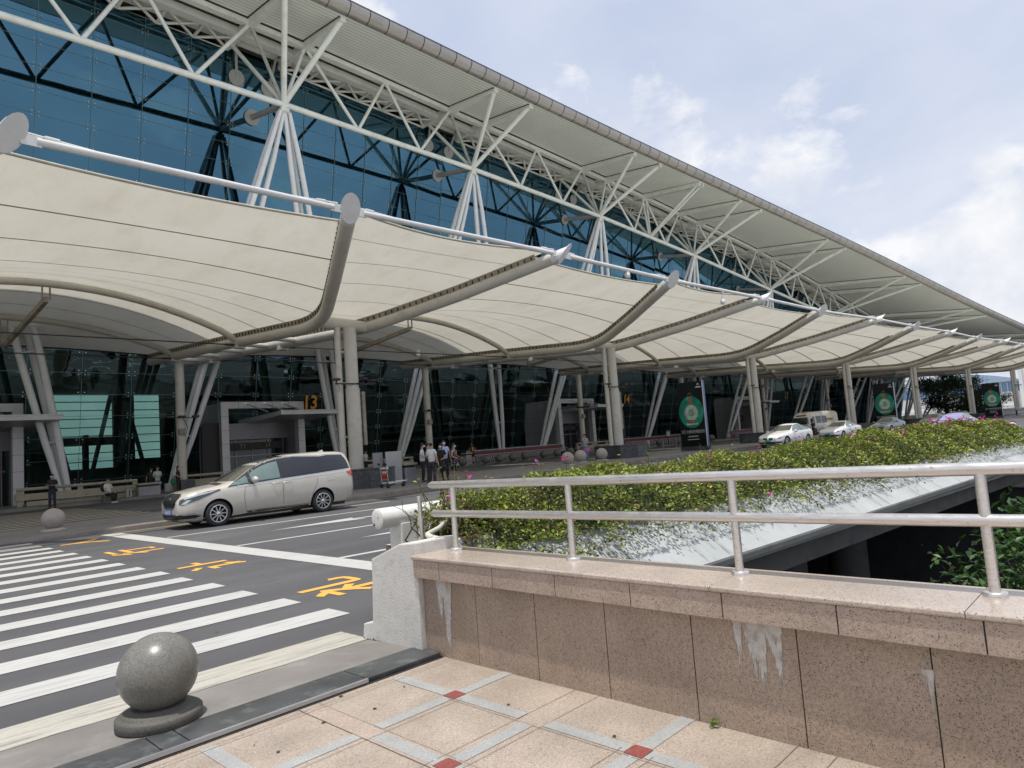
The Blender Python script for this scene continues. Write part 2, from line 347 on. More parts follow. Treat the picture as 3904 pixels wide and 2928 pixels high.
def empty(name, label, cat, loc=(0,0,0), rz=0, group=None):
    o = bpy.data.objects.new(name, None); COL.objects.link(o); o.empty_display_size = .2
    o.location = loc; o.rotation_euler = (0,0,rz); o['label'] = label; o['category'] = cat
    if group: o['group'] = group
    return o
def tag(o, label, cat, group=None):
    o['label'] = label; o['category'] = cat
    if group: o['group'] = group
    return o
def dup(o, loc=None, rz=None, label=None, group=None, parent=None):
    c = o.copy(); COL.objects.link(c)
    if parent is not None: c.parent = parent
    if loc is not None: c.location = loc
    if rz is not None: c.rotation_euler = (0,0,rz)
    if label: c['label'] = label
    if group: c['group'] = group
    for ch in list(o.children): dup(ch, parent=c)
    return c
def text_mesh(txt, size=1., extrude=0., bold=0.):
    cu = bpy.data.curves.new('t', 'FONT'); cu.body = txt; cu.size = size; cu.extrude = extrude; cu.align_x = 'CENTER'; cu.align_y = 'CENTER'; cu.resolution_u = 3; cu.offset = bold
    o = bpy.data.objects.new('t', cu); COL.objects.link(o); dg = bpy.context.evaluated_depsgraph_get()
    me = bpy.data.meshes.new_from_object(o.evaluated_get(dg)); vs = [tuple(v.co) for v in me.vertices]; fs = [tuple(p.vertices) for p in me.polygons]
    bpy.data.objects.remove(o); bpy.data.curves.remove(cu); bpy.data.meshes.remove(me); return vs, fs
def text_on(mb, txt, size, c, ex, ey, mi=0, bold=0., sx=1., sy=1.):
    """lay text into a mesh: centre c, reading direction ex, letter-up direction ey"""
    vs, fs = text_mesh(txt, size, 0, bold); c, ex, ey = Vector(c), Vector(ex).normalized(), Vector(ey).normalized()
    mb.add([c+ex*(x*sx)+ey*(y*sy) for x, y, z in vs], fs, mi)
def terp(x, xs, ys): return float(np.interp(x, xs, ys))
# ------------------------------------------------------------------ SETTING: ground, road, pavement, kerbs
SL = -.076                                           # the road swings this much towards the camera past the stop line
def near_y(x): return 5.15 if x < 4.35 else 5.15+SL*(x-4.35)
KX = [-60,-6,3.3,4.3,6,13.4,17.5,25,34,43,60,78,112,150,260]
KY = [21.7,21.6,21.5,20.9,20.5,20.86,21.5,22.0,22.1,21.9,20.8,19.0,15.0,10,-6]
def kerb_y(x): return terp(x, KX, KY)
def far_y(x): return kerb_y(x)+terp(x, [-60,9,14,20,300], [4.4,4.6,6.4,6.6,6.6])
def walk_y(x): return terp(x, [-60,20,60,100,150,260], [41.4,41.4,40.6,38,33,18])
def isl_z(x): return terp(x, [3.0,5.6], [.03,.15])
B = MB()
for a, b in (((-1500,-1500,-.12),(3.9,1500,-.1)),((25.3,-1500,-.12),(1500,1500,-.1)),((3.9,4.2,-.14),(25.3,1500,-.1)),((3.9,-1500,-.12),(25.3,-12,-.1))):
    x0,y0,_ = a; x1,y1,z = b
    B.quad((x0,y0,z),(x1,y0,z),(x1,y1,z),(x0,y1,z))
B.build('ground', M['conc'], kind='structure')
B = MB(); xs = [-60,-20,-6,0,3.3,3.9]+list(np.linspace(4.35,30,12))+list(np.linspace(34,260,30))
def yn(x): return 5.2 if x <= 3.9 else near_y(x)
rows = [[(x, yn(x)+(walk_y(x)+.3-yn(x))*t, 0) for x in xs] for t in np.linspace(0,1,14)]
B.grid(rows, 0, False); B.build('road', M['asphalt'], kind='structure')
# near kerb ramp of cast concrete, with a dark granite edging strip and a metal nosing
B = MB(); xs = np.linspace(-9,3.5,40)
B.grid([[(x, 4.56, .030) for x in xs],[(x, 4.9, .020) for x in xs],[(x, 5.24+.02*math.sin(x*7), .004) for x in xs]], 0, True)
B.build('kerb_ramp', M['conc_dk2'], kind='structure')
B = MB()
cuts = [-9,-6,-4.2,-2.4,-.9,.55,1.41,1.56,2.76,3.44]
for a, b in zip(cuts, cuts[1:]): B.bbox((a+.004,4.262,-.05),(b-.004,4.572,.034))
B.build('dark_edging', M['slab_dark'], kind='structure', bevel=.004)
B = MB(); B.bbox((-9,4.236,.012),(2.76,4.259,.036)); B.bbox((-9,4.225,-.02),(3.44,4.24,.006),1); B.build('edging_nosing', [M['edge_metal'], M['dark']], kind='structure')
# pavement: pinkish granite slabs, grey strips crossing at red squares
B = MB(); B.quad((-9,-9,0),(3.6,-9,0),(3.6,4.24,0),(-9,4.24,0), 0)
def rect(x0,y0,x1,y1,z,mi): 
    x1 = min(x1, 3.455); y1 = min(y1, 4.22)
    if x1 > x0+.003 and y1 > y0+.003: B.quad((x0,y0,z),(x1,y0,z),(x1,y1,z),(x0,y1,z), mi)
px, py = .67*2, 1.42
for i in range(-5, 2):
    for j in range(-6, 3):
        for oy in (0, 1):
            cx = 2.955-.67*oy+px*i; cy = 3.545-.71*oy+py*j
            if cx > 3.5 or cx < -6 or cy > 4.12: continue
            rect(cx-.055,cy-.055,cx+.055,cy+.055,.004,2)
            for a, b in ((.058,.60),(-.60,-.058)):
                rect(cx+a,cy-.046,cx+b,cy+.046,.003,1); rect(cx-.046,cy+a*1.02,cx+.046,cy+b*1.02,.003,1)
            # pale pink band tiles and dark joints between the crosses
            rect(cx+.60,cy-.70,cx+.74,cy+.70,.002,3) if oy == 0 else None
            for s_ in (-1,1):
                rect(cx+s_*.60-.002,cy-.70,cx+s_*.60+.002,cy+.70,.005,4)
                rect(cx-.66,cy+s_*.615-.002,cx+.66,cy+s_*.615+.002,.005,4)
                rect(cx+.058,cy+s_*.048-.0015,cx+.60,cy+s_*.048+.0015,.005,4); rect(cx-.6,cy+s_*.048-.0015,cx-.058,cy+s_*.048+.0015,.005,4)
rect(-9,4.115,3.45,4.119,.0055,4)
for k in range(20):                                     # trodden gum spots and dirt
    cx, cy = RNG.uniform(.2,3.4), RNG.uniform(1.2,4.2); r = RNG.uniform(.005,.013); n = 9
    B.add([(cx+r*1.3*math.cos(2*math.pi*j/n)*RNG.uniform(.7,1.2), cy+r*math.sin(2*math.pi*j/n)*RNG.uniform(.7,1.2), .0065) for j in range(n)], [tuple(range(n))], 5)
B.build('pavement', [M['pave'], M['strip'], M['red'], M['pave_b'], M['joint'], M['grime']], kind='structure', fixn=False)

# painted markings
B = MB()
def strip(x0, x1, ya, yb, z=.005, mi=0, slope=0., n=1):
    B.quad((x0,ya,z),(x1,ya+slope*(x1-x0),z),(x1,yb+slope*(x1-x0),z),(x0,yb,z), mi)
for k in range(1, 16):
    strip(-4.2, 3.865+RNG.uniform(-.02,.02), 5.204+k, 5.204+k+.42)
B.build('crosswalk', M['line'], kind='structure', fixn=False)
B = MB(); nseg = 60; xs = np.linspace(-9, 3.42, nseg)
B.grid([[(x, 5.20+RNG.uniform(-.012,.012), .009) for x in xs],[(x, 5.66, .005) for x in xs]], 0, False); B.build('edge_line', M['line_old'], kind='structure', fixn=False)
B = MB(); B.quad((5.45,5.9,.005),(5.89,5.9,.005),(5.77,20.05,.005),(5.33,20.25,.005)); B.build('stop_line', M['line'], kind='structure', fixn=False)
B = MB()
for y in (17.02,13.30,9.62): strip(5.85, 70, y-.07, y+.07, slope=-.066)
strip(9.9,13.3,18.86,19.0,slope=-.09); strip(18,24,18.3,18.44,slope=-.07)
def arrow(x, y, s=-.066):
    P_ = [(0,0),(2.3,.34),(2.15,.09),(6.0,.09),(6.0,-.09),(2.15,-.09),(2.3,-.34)]
    B.add([(x+a, y+b+s*a, .005) for a, b in P_], [(0,1,2,5,6),(2,3,4,5)])
arrow(7.45,15.12); arrow(7.45,11.46); arrow(7.45,7.6)
for y in (15.1,11.4): arrow(26,y-1.3)
B.build('lane_lines', M['line'], kind='structure', fixn=False)
B = MB()
for a, b in zip(np.linspace(5.6,120,60)[:-1], np.linspace(5.6,120,60)[1:]): B.quad((a,kerb_y(a)-.38,.005),(b,kerb_y(b)-.38,.005),(b,kerb_y(b)-.26,.005),(a,kerb_y(a)-.26,.005))
B.build('yellow_kerb_line', M['yellow_dim'], kind='structure', fixn=False)
B = MB()
for ch, cy in (('礼',7.62),('让',11.45),('行',15.2),('人',18.8)):
    text_on(B, ch, 1.12, (4.66, cy, .005), (0,1,0), (-1,0,0), 0, .02, 1.05, .86)
B.build('road_lettering', M['yellow'], kind='structure', fixn=False)

# traffic island along the canopy columns
B = MB(); xs = [-60,-20,-6,0,2,3,3.6,4.3,5,6]+list(np.linspace(8,34,14))+list(np.linspace(38,260,26))
B.grid([[(x,kerb_y(x)+.16,isl_z(x)) for x in xs],[(x,far_y(x)-.16,isl_z(x)) for x in xs]], 0, False)
B.build('island', M['island'], kind='structure')
B = MB()
for f, s in ((kerb_y,1),(far_y,-1)):
    B.grid([[(x,f(x),0) for x in xs],[(x,f(x)+.015*s,isl_z(x)-.03) for x in xs],[(x,f(x)+.05*s,isl_z(x)+.004) for x in xs],[(x,f(x)+.19*s,isl_z(x)+.004) for x in xs]], 0, False)
B.build('kerb', M['kerb'], kind='structure')
B = MB()
for k in range(13):
    y = 26.0+k*.98; B.quad((-9,y,.006),(9.1,y,.006),(9.1,y+.42,.006),(-9,y+.42,.006))
    x0 = 22.0+k*.28; B.quad((x0,28.9+k*.95,.006),(x0+6.5,28.9+k*.95,.006),(x0+6.5,29.3+k*.95,.006),(x0,29.3+k*.95,.006))
for y in (31.5,35.2): strip(30,120,y,y+.12,.006,slope=-.03)
B.build('far_crosswalk', M['stripe_dim'], kind='structure', fixn=False)
B = MB(); xs = list(np.linspace(-60,150,40))
B.grid([[(x,walk_y(x),0) for x in xs],[(x,walk_y(x)+.02,.15) for x in xs],[(x,walk_y(x)+.2,.16) for x in xs],[(x,walk_y(x)+12,.16) for x in xs]], 0, False)
B.build('terminal_pavement', M['island'], kind='structure')

# sunken ramp beside the granite wall
B = MB()
B.quad((3.86,-12,-5.2),(25.2,-12,-5.2),(25.2,16,-5.2),(3.86,16,-5.2))
B.quad((3.87,-12,-5.2),(3.87,16,-5.2),(3.87,16,-.05),(3.87,-12,-.05)); B.quad((25.2,-12,-5.2),(25.2,16,-5.2),(25.2,16,-.1),(25.2,-12,-.1))
B.quad((3.87,16,-5.2),(25.2,16,-5.2),(25.2,16,-.1),(3.87,16,-.1)); B.quad((3.87,-12,-5.2),(25.2,-12,-5.2),(25.2,-12,-.1),(3.87,-12,-.1))
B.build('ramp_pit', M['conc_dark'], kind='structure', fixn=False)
# arched abutment just inside the underpass mouth
B = MB(); arc = [(16.9+3.1*math.cos(t), -5.2+4.2*math.sin(t)) for t in np.linspace(0, math.pi, 18)]
B.prism([(7.2,-5.2),(7.2,-.35),(13.8,-.35),(13.8,-5.2)][::-1], 8.6, 9.0, 'y'); 
B.build('underpass_wall', M['beam'], kind='structure')
B = MB()
for xx, rr in ((17.2,.55),(21.8,.55)): B.tube([(xx,7.4,-5.2),(xx,7.4,-1.6),(xx+.25,7.4,-.4)], [rr,rr,rr*1.8], 16)
B.build('underpass_column', M['beam'], kind='structure')

# ------------------------------------------------------------------ planter edge beam with sloping face, hedge
pl = empty('planter_wall', 'long stained white concrete planter wall with sloping face below the hedge', 'planter wall', (4.3,5,0))
B = MB(); xs = np.linspace(3.9,25.2,60); 
def ft(x): return near_y(x)-.13
top = [(x, ft(x), .70) for x in xs]; top2 = [(x, ft(x)+.14, .72) for x in xs]; bk = [(x, ft(x)+.16, .0) for x in xs]
bot = [(x, ft(x)-.80, .05+.004*(x-4)) for x in xs]
B.grid([bk,top2,top,bot], 0, False); B.build('sloping_face', M['fascia'], pl, world=True)
B = MB(); b2 = [(x,ft(x)-.80,.02+.004*(x-4)) for x in xs]; b3 = [(x,ft(x)-.76,-.06+.004*(x-4)) for x in xs]; b4 = [(x,ft(x)-.60,-.08) for x in xs]; b5 = [(x,ft(x)-.58,-.14) for x in xs]; b6 = [(x,ft(x)-.2,-.14) for x in xs]
B.grid([bot,b2,b3,b4,b5,b6], 0, False); B.build('drip_lip', M['conc'], pl, world=True)
B = MB(); b7 = [(x,ft(x)-.2,-.58) for x in xs]; b8 = [(x,ft(x)+2.2,-.60) for x in xs]; b9 = [(x,ft(x)+2.2,-.1) for x in xs]
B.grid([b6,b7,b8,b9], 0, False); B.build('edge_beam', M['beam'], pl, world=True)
B = MB(); B.grid([[(x,ft(x)+.16,.55) for x in xs],[(x,ft(x)+.85,.55) for x in xs]], 0, False); B.build('soil', M['bark'], pl, world=True)
rw = empty('retaining_wall', 'grey stained retaining wall closing the far end of the sunken ramp', 'wall', (25.2,2,0))
B = MB(); B.bbox((25.0,-12,-.8),(25.6,3.62,.66)); B.bbox((24.9,-12,.66),(25.7,3.62,.78)); B.build('wall_body', M['conc'], rw, .02, True)

LC = {'v': [], 'f': [], 'c': []}
def leaf_cloud(name, pts, nrm, size, cols, parent=None, up=.35, fold=.25, aspect=.5, rng=None):
    """one mesh of many small folded leaves; colour kept per corner"""
    rng = rng or RNG; n = len(pts); pts = np.asarray(pts, float)
    d = rng.normal(size=(n,3)); d[:,2] = d[:,2]*.6-.15; d += np.asarray(nrm)*.5; d /= np.linalg.norm(d,axis=1,keepdims=True)
    u = rng.normal(size=(n,3))+np.array([0,0,up*4]); s_ = np.cross(d,u); s_ /= np.linalg.norm(s_,axis=1,keepdims=True)+1e-9
    w = np.cross(s_,d); L = (np.asarray(size)*rng.uniform(.6,1.25,n))[:,None]; W = L*aspect*.5
    a = pts; b = pts+d*L*.45+s_*W+w*W*fold; c = pts+d*L-w*L*.12; e = pts+d*L*.45-s_*W+w*W*fold
    vs = np.stack([a,b,c,e],1).reshape(-1,3)
    off = np.zeros(3); q = parent
    while q is not None: off += np.array(q.location); q = q.parent
    vs = vs-off
    me = bpy.data.meshes.new(name); me.vertices.add(4*n); me.vertices.foreach_set('co', vs.ravel())
    idx = np.arange(4*n).reshape(-1,4); tri = np.concatenate([idx[:,[0,1,2]],idx[:,[0,2,3]]],1).reshape(-1,3)
    m = len(tri); me.loops.add(3*m); me.loops.foreach_set('vertex_index', tri.ravel()); me.polygons.add(m)
    me.polygons.foreach_set('loop_start', np.arange(0,3*m,3)); me.polygons.foreach_set('loop_total', np.full(m,3)); me.update(calc_edges=True)
    col = np.asarray(cols,float); ca = me.color_attributes.new('Col','FLOAT_COLOR','CORNER')
    cc = np.repeat(col,6,0); ca.data.foreach_set('color', np.concatenate([cc,np.ones((len(cc),1))],1).ravel())
    me.materials.append(M['leaf']); o = bpy.data.objects.new(name, me); COL.objects.link(o)
    if parent is not None: o.parent = parent
    return o
def pick(pal, p, n, jit=.25, rng=None):
    rng = rng or RNG; i = rng.choice(len(pal), n, p=p); c = np.array(pal)[i]; return np.clip(c*rng.uniform(1-jit,1+jit,(n,1)),0,1)
PAL = [(.135,.195,.024),(.235,.275,.035),(.07,.12,.018),(.19,.165,.04),(.13,.085,.045),(.33,.34,.06)]
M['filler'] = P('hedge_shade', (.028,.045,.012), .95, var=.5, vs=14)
hd = empty('bougainvillea_hedge', 'long low green bougainvillea hedge with pink flowers spilling over the planter', 'hedge', (4.3,5,.5))
def htop(x): return terp(x, [3.9,4.4,5,6.7,10.5,15.4,22,25,26.5], [.92,1.06,1.16,1.20,1.17,1.26,1.27,1.19,1.0])+.05*math.sin(x*2.1)+.04*math.sin(x*5.3+1)+.03*math.sin(x*11)
def hmid(x): return near_y(x)+.30
PT, NR, SZ, CC = [], [], [], []
n = 78000; t = RNG.random(n); X = 4.0+22.3*t**1.55
for x in X:
    a = RNG.normal(0,.42); k = RNG.random(); zt = htop(x); zb = .66
    yy = hmid(x)+max(-1.0, min(.9, a*1.2))
    lim = zt-.42*((yy-hmid(x))/.85)**2
    z = lim-abs(RNG.normal(0,.10)) if k < .72 else RNG.uniform(zb, max(zb+.02, lim))
    if x < 5.0 and RNG.random() > (x-4.15)/.85: continue
    if x < 4.8 and yy > hmid(x)+.15: continue
    if yy < hmid(x)-.55: z = min(z, zt-.12)
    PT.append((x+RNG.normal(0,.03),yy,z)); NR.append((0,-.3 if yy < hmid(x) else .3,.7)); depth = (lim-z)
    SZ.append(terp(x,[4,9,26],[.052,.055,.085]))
    b = 1.55-2.1*min(depth,.35); CC.append(b*(.82+.3*math.sin(x*3.1+yy*5)*math.sin(x*1.3)))  # leaf colour darkens with depth: shade inside the hedge put into the colour
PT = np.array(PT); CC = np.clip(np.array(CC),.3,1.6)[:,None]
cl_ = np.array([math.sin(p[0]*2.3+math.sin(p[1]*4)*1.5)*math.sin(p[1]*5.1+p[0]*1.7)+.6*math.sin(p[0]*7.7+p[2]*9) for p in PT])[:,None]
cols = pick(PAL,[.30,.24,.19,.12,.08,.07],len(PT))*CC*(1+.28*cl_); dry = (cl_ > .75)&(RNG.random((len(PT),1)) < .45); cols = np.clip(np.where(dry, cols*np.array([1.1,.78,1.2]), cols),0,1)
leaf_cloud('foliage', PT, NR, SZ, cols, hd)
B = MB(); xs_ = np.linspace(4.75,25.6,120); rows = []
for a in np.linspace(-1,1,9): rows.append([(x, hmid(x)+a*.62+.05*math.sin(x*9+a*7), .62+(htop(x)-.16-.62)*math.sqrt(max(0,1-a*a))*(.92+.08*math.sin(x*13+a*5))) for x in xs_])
B.grid(rows,0,True); B.build('dark_filler', M['filler'], hd, world=True, fixn=False)  # filler under the leaves, coloured dark to stand for shade inside the hedge
# trailing shoots hanging over the sloping face, and twigs
B = MB(); HP, HS = [], []
for k in range(230):
    x = 4.4+21*RNG.random()**1.25; L = RNG.uniform(.15,.75)*(1.0 if x < 17 else .6); y0 = ft(x)-.02; p = []; dx = RNG.normal(0,.25)
    for i in range(9):
        u = i/8*L; p.append((x+dx*u*u/L+RNG.normal(0,.012), y0-.06-.80*u/1.0-.03*abs(math.sin(i*1.3)), .80-.68*u+.05*math.sin(i*1.1)))
    B.tube(p, .0035, 4, False)
    for q in p:
        for j in range(3 if x < 12 else 2): HP.append((q[0]+RNG.normal(0,.03),q[1]+RNG.normal(0,.03),q[2]+RNG.normal(0,.03))); HS.append(.045 if x < 10 else .06)
for k in range(420):
    x = 4.35+20*RNG.random()**1.5; y = hmid(x)+RNG.normal(0,.3); p = [(x,y,.62)]
    for i in range(5): p.append((p[-1][0]+RNG.normal(-.01,.08),p[-1][1]+RNG.normal(-.02,.06),p[-1][2]+RNG.uniform(.06,.13)))
    B.tube(p, [.010,.009,.007,.006,.004,.003], 4, False)
for k in range(40):                                      # loose shoots standing clear of the hedge, thickest at the near end
    x = 4.3+9*RNG.random()**2; y = hmid(x)+RNG.normal(-.1,.2); p = [(x,y,.85)]; d = V(RNG.normal(-.35 if x < 5 else 0,.4),RNG.normal(-.3,.4),RNG.uniform(.4,1)).normalized()
    for i in range(7): p.append(tuple(Vector(p[-1])+d*.075+V(*RNG.normal(0,.012,3))))
    B.tube(p, .004, 4, False)
    for q in p[1:]:
        for j in range(2): HP.append(tuple(np.array(q)+RNG.normal(0,.02,3))); HS.append(.05)
B.build('stems', M['bark'], hd, world=True, fixn=False, kind='stuff')
leaf_cloud('trailing_leaves', HP, np.tile((0,-.5,.2),(len(HP),1)), HS, pick(PAL,[.36,.22,.24,.08,.05,.05],len(HP)), hd)
FP = [(4.52,5.0,1.30),(4.62,4.9,1.26),(4.25,5.0,1.14),(6.3,4.9,1.47),(5.2,4.85,.78),(5.4,4.85,1.38),(5.9,4.9,1.40)]
for k in range(26):
    x = 5+21*RNG.random()**.62; y = hmid(x)+RNG.normal(-.15,.35); FP.append((x,y,htop(x)-.3*((y-hmid(x))/.8)**2+RNG.uniform(-.04,.06)))
for k in range(30):
    x = RNG.uniform(20.5,25.5); FP.append((x,hmid(x)+RNG.normal(.15,.3),htop(x)+RNG.uniform(0,.09)))
for f in FP:
    P3 = [np.array(f)+RNG.normal(0,.016 if f[0] < 10 else .03,3) for _ in range(7)]
    leaf_cloud('flower', P3, np.tile((0,0,.3),(len(P3),1)), [.045 if q[0] < 10 else .07 for q in P3], pick([(.55,.05,.32),(.62,.12,.42),(.40,.03,.25)],[.5,.3,.2],len(P3)), hd, aspect=.8)

# shrub growing out of the sunken ramp, right foreground
sh = empty('leafy_shrub', 'dark glossy leaved shrub growing up inside the sunken ramp behind the handrail', 'shrub', (7.2,.5,-.6))
PT, SZ, NR = [], [], []; B = MB()
for k in range(165):
    a, b = RNG.uniform(0,2*math.pi), RNG.uniform(.1,1); r = RNG.uniform(.3,1.0)
    tip = V(7.25+1.0*r*math.cos(a), .55+1.15*r*math.sin(a), -.30+1.15*b*math.sqrt(max(.05,1-r*r*.8)))
    base = V(7.3,.45,-1.2); mid = base.lerp(tip,.6)+V(*RNG.normal(0,.08,3)); B.tube([base,mid,tip], [.012,.008,.004], 4, False)
    for j in range(34):
        q = tip+V(*RNG.normal(0,.10,3)); PT.append(q); SZ.append(.10); NR.append((0,-.2,.5))
cl = np.clip(pick([(.035,.085,.018),(.06,.14,.025),(.02,.05,.012),(.10,.19,.03)],[.4,.27,.25,.08],len(PT)),0,1)
leaf_cloud('foliage', PT, NR, SZ, cl, sh, aspect=.42); B.build('stems', M['bark'], sh, world=True, fixn=False, kind='stuff')
B = MB(); B.bbox((6.2,-1.6,-5.2),(9.5,1.5,-1.15)); tag(B.build('shrub_planter', M['conc_dark']), 'dark concrete planter block holding the shrub down in the ramp', 'planter')

# ------------------------------------------------------------------ granite wall, handrail
gw = empty('granite_wall', 'low speckled pink granite wall with overhanging coping and white lime streaks', 'wall', (3.6,1,0))
B = MB(); js = [4.44,3.83,3.24,2.65,2.05,1.46,.87,.28,-.31,-.9,-1.5,-2.1,-2.7,-3.3]
for a, b in zip(js, js[1:]): B.bbox((3.45,b+.003,0),(3.80,a-.003,.612))
B.build('wall_slabs', M['wall'], gw, .002, True)
B = MB(); B.bbox((3.456,-3.3,.002),(3.79,4.43,.60)); B.bbox((3.378,-3.3,.604),(3.8,4.43,.735)); B.build('mortar', M['dark'], gw, 0, True)
B = MB(); js2 = [4.46,4.14]+[4.14-.583*k for k in range(1,14)]
for a, b in zip(js2, js2[1:]): B.bbox((3.372,b+.003,.600),(3.44,a-.003,.738))
B.build('facing_blocks', M['facing'], gw, .003, True)
B = MB(); js3 = [4.47,4.0]+[4.0-.583*2*k+.2 for k in range(1,8)]
for a, b in zip(js3, js3[1:]):
    B.prism([(3.366,.740),(3.360,.747),(3.360,.764),(3.368,.772),(3.86,.772),(3.86,.74)], b+.0015, a-.0015, 'y')
B.build('coping', M['coping'], gw, .003, True)
# lime runs: ragged thin skins a few mm proud of the slabs
def drips(name, y0, y1, ztop, depths, seed):
    rg = np.random.default_rng(seed); B = MB(); n = 90; ys = np.linspace(y0,y1,n)
    dd = np.interp(np.linspace(0,1,n), np.linspace(0,1,len(depths)), depths); dd = np.maximum(0,dd*(1+rg.normal(0,.10,n))-np.abs(rg.normal(0,.03,n)))
    tp = ztop-np.abs(rg.normal(0,.004,n))
    for i in range(n-1):
        if dd[i] < .006: continue
        B.quad((3.4465,ys[i],tp[i]),(3.4465,ys[i+1],tp[i]),(3.4465,ys[i+1],tp[i]-dd[i]),(3.4465,ys[i],tp[i]-dd[i]))
    return B.build(name, M['lime'], gw, 0, True, fixn=False)
drips('lime_streak', 4.30, 4.07, .600, [.03,.06,.28,.33,.20,.50,.57,.34,.04,.0], 3)
drips('lime_streak', 4.03, 3.90, .600, [0,.05,0,.04,.07,0,.0,.06,.05,0], 4)
drips('lime_streak', 1.82, 1.53, .600, [.05,.0,.18,.30,.03,.14,.22,.30,.25,.36,.33,.10,.13,.20,.34,.30,0], 5)
drips('lime_streak', .915, .865, .485, [.04,.09,.07,.19,.15,.02], 6)
ws = empty('wall_weed', 'tiny green weed sprouting where the granite wall meets the paving', 'weed', (3.42,1.95,0))
q = [(3.42+RNG.normal(0,.006),1.95+RNG.normal(0,.012),.012+.03*RNG.random()) for _ in range(14)]
leaf_cloud('leaves', q, np.tile((0,0,1.),(14,1)), [.035]*14, pick([(.14,.26,.03),(.22,.34,.06)],[.5,.5],14), ws)

hr = empty('handrail', 'brushed steel double handrail on posts along the top of the granite wall', 'handrail', (3.7,2,.772))
B = MB(); B.tube([(3.70,4.60,1.30),(3.70,4.56,1.302),(3.70,-3.2,1.372)], [.018,.031,.031], 20); B.build('top_rail', M['steel'], hr, 0, True)
B = MB(); B.tube([(3.70,4.58,1.062),(3.70,4.56,1.063),(3.70,-3.2,1.145)], [.02,.029,.029], 20); B.build('mid_rail', M['steel'], hr, 0, True)
for y in (4.30,3.07,1.85,.645,-.57,-1.8):
    t_ = 1.302+.0090*(4.56-y); m_ = 1.063+.0106*(4.56-y); B = MB()
    B.tube([(3.70,y,.772),(3.70,y,m_-.02)], .0235, 16); B.tube([(3.70,y,m_+.02),(3.70,y,t_-.01)], .0235, 16)
    p_ = B.build('post', M['steel'], hr, 0, True)
    B = MB(); B.lathe([(.05,.772),(.05,.787),(.046,.792),(.0238,.792)], (3.70,y,0), 24); B.build('flange', M['steel'], p_, 0, True)

# ------------------------------------------------------------------ white end pier, pipe barrier and odds and ends
wp = empty('white_pier', 'rough white rendered concrete end pier with stepped foot beside the granite wall', 'pier', (3.5,4.8,0))
B = MB(); prof = [(4.445,0),(5.27,0),(5.25,.135),(5.11,.165),(5.085,.55),(5.08,.70),(4.68,.845),(4.445,.868)]
B.prism(prof, 3.40, 3.86, 'x'); B.build('pier_body', M['whitewall'], wp, .012, True)
B = MB(); rg = np.random.default_rng(2); ys = np.linspace(4.45,5.26,70); B.grid([[(3.3975,y,0) for y in ys],[(3.3965,y,abs(rg.normal(.012,.009))) for y in ys]],0,False)
B.build('moss', M['grime'], wp, 0, True, fixn=False)
cb = empty('pipe_barrier', 'fat white steel pipe crash barrier on white wall between hedge and road', 'crash barrier', (4.2,6,0))
def by(x): return 6.0+SL*(x-4.15)
B = MB(); B.tube([(4.12,by(4.12),.925),(30,by(30),.93)], .105, 28); B.build('pipe', M['whitepipe'], cb, 0, True)
B = MB(); B.lathe([(.0,-.012),(.07,-.012),(.098,-.006),(.104,0)], (4.12,by(4.12),.925), 28, (V(0,1,0),V(0,0,1),V(1,0,0))); B.lathe([(.0,-.016),(.014,-.016),(.014,-.01)], (4.12,by(4.12)+.045,.865), 10, (V(0,1,0),V(0,0,1),V(1,0,0)), 1); B.lathe([(.0,-.016),(.006,-.016),(.006,-.01)], (4.12,by(4.12)-.03,.94), 8, (V(0,1,0),V(0,0,1),V(1,0,0)), 1)
B.build('end_cap', [M['whitepipe'], M['grime']], cb, 0, True)
for x in (4.5,7.5,10.5,13.5,16.5):
    B = MB(); B.bbox((x-.17,by(x)-.10,.0),(x+.17,by(x)+.12,.86)); B.prism([(by(x)-.115,.5),(by(x)-.24,.5),(by(x)-.115,.93)], x+.02, x+.05, 'x')
    B.build('bracket', M['whitepipe'], cb, .008, True)
B = MB(); xs = np.linspace(4.33,30,20)
B.grid([[(x,by(x)-.16,0) for x in xs],[(x,by(x)-.16,.62) for x in xs],[(x,by(x)+.2,.62) for x in xs],[(x,by(x)+.2,0) for x in xs]],0,False)
B.build('low_wall', M['whitewall'], cb, 0, True)
B = MB(); B.tube([(4.16,5.32,.70),(4.13,5.30,1.16)], .022, 14); tag(B.build('steel_stub_post', M['steel'], None), 'short bare steel stub post leaning between white pipe and hedge', 'post')
B = MB(); B.tube([(4.6,5.35,.93),(4.1,5.0,.87),(3.83,4.83,.86),(3.80,4.76,.845),(3.82,4.66,.83),(3.88,4.45,.815)], .020, 12); B.tube([(3.81,4.80,.857),(3.80,4.76,.845),(3.805,4.72,.838)], .025, 12)
tag(B.build('drain_pipe', P('pvc_cream', (.62,.59,.50), .4, dirt=(.4,.34,.25,.4)), None), 'thin cream plastic pipe with an elbow on top of the white pier', 'pipe')
B = MB(); B.box((4.42,4.93,.735),(.15,.07,.035),(V(.9,-.43,0),V(.43,.9,0),V(0,0,1))); tag(B.build('brick', P('brick_red', (.27,.12,.085), .9, var=.2, vs=20), None, .004), 'loose dull red brick lying on the planter edge under the hedge', 'brick')

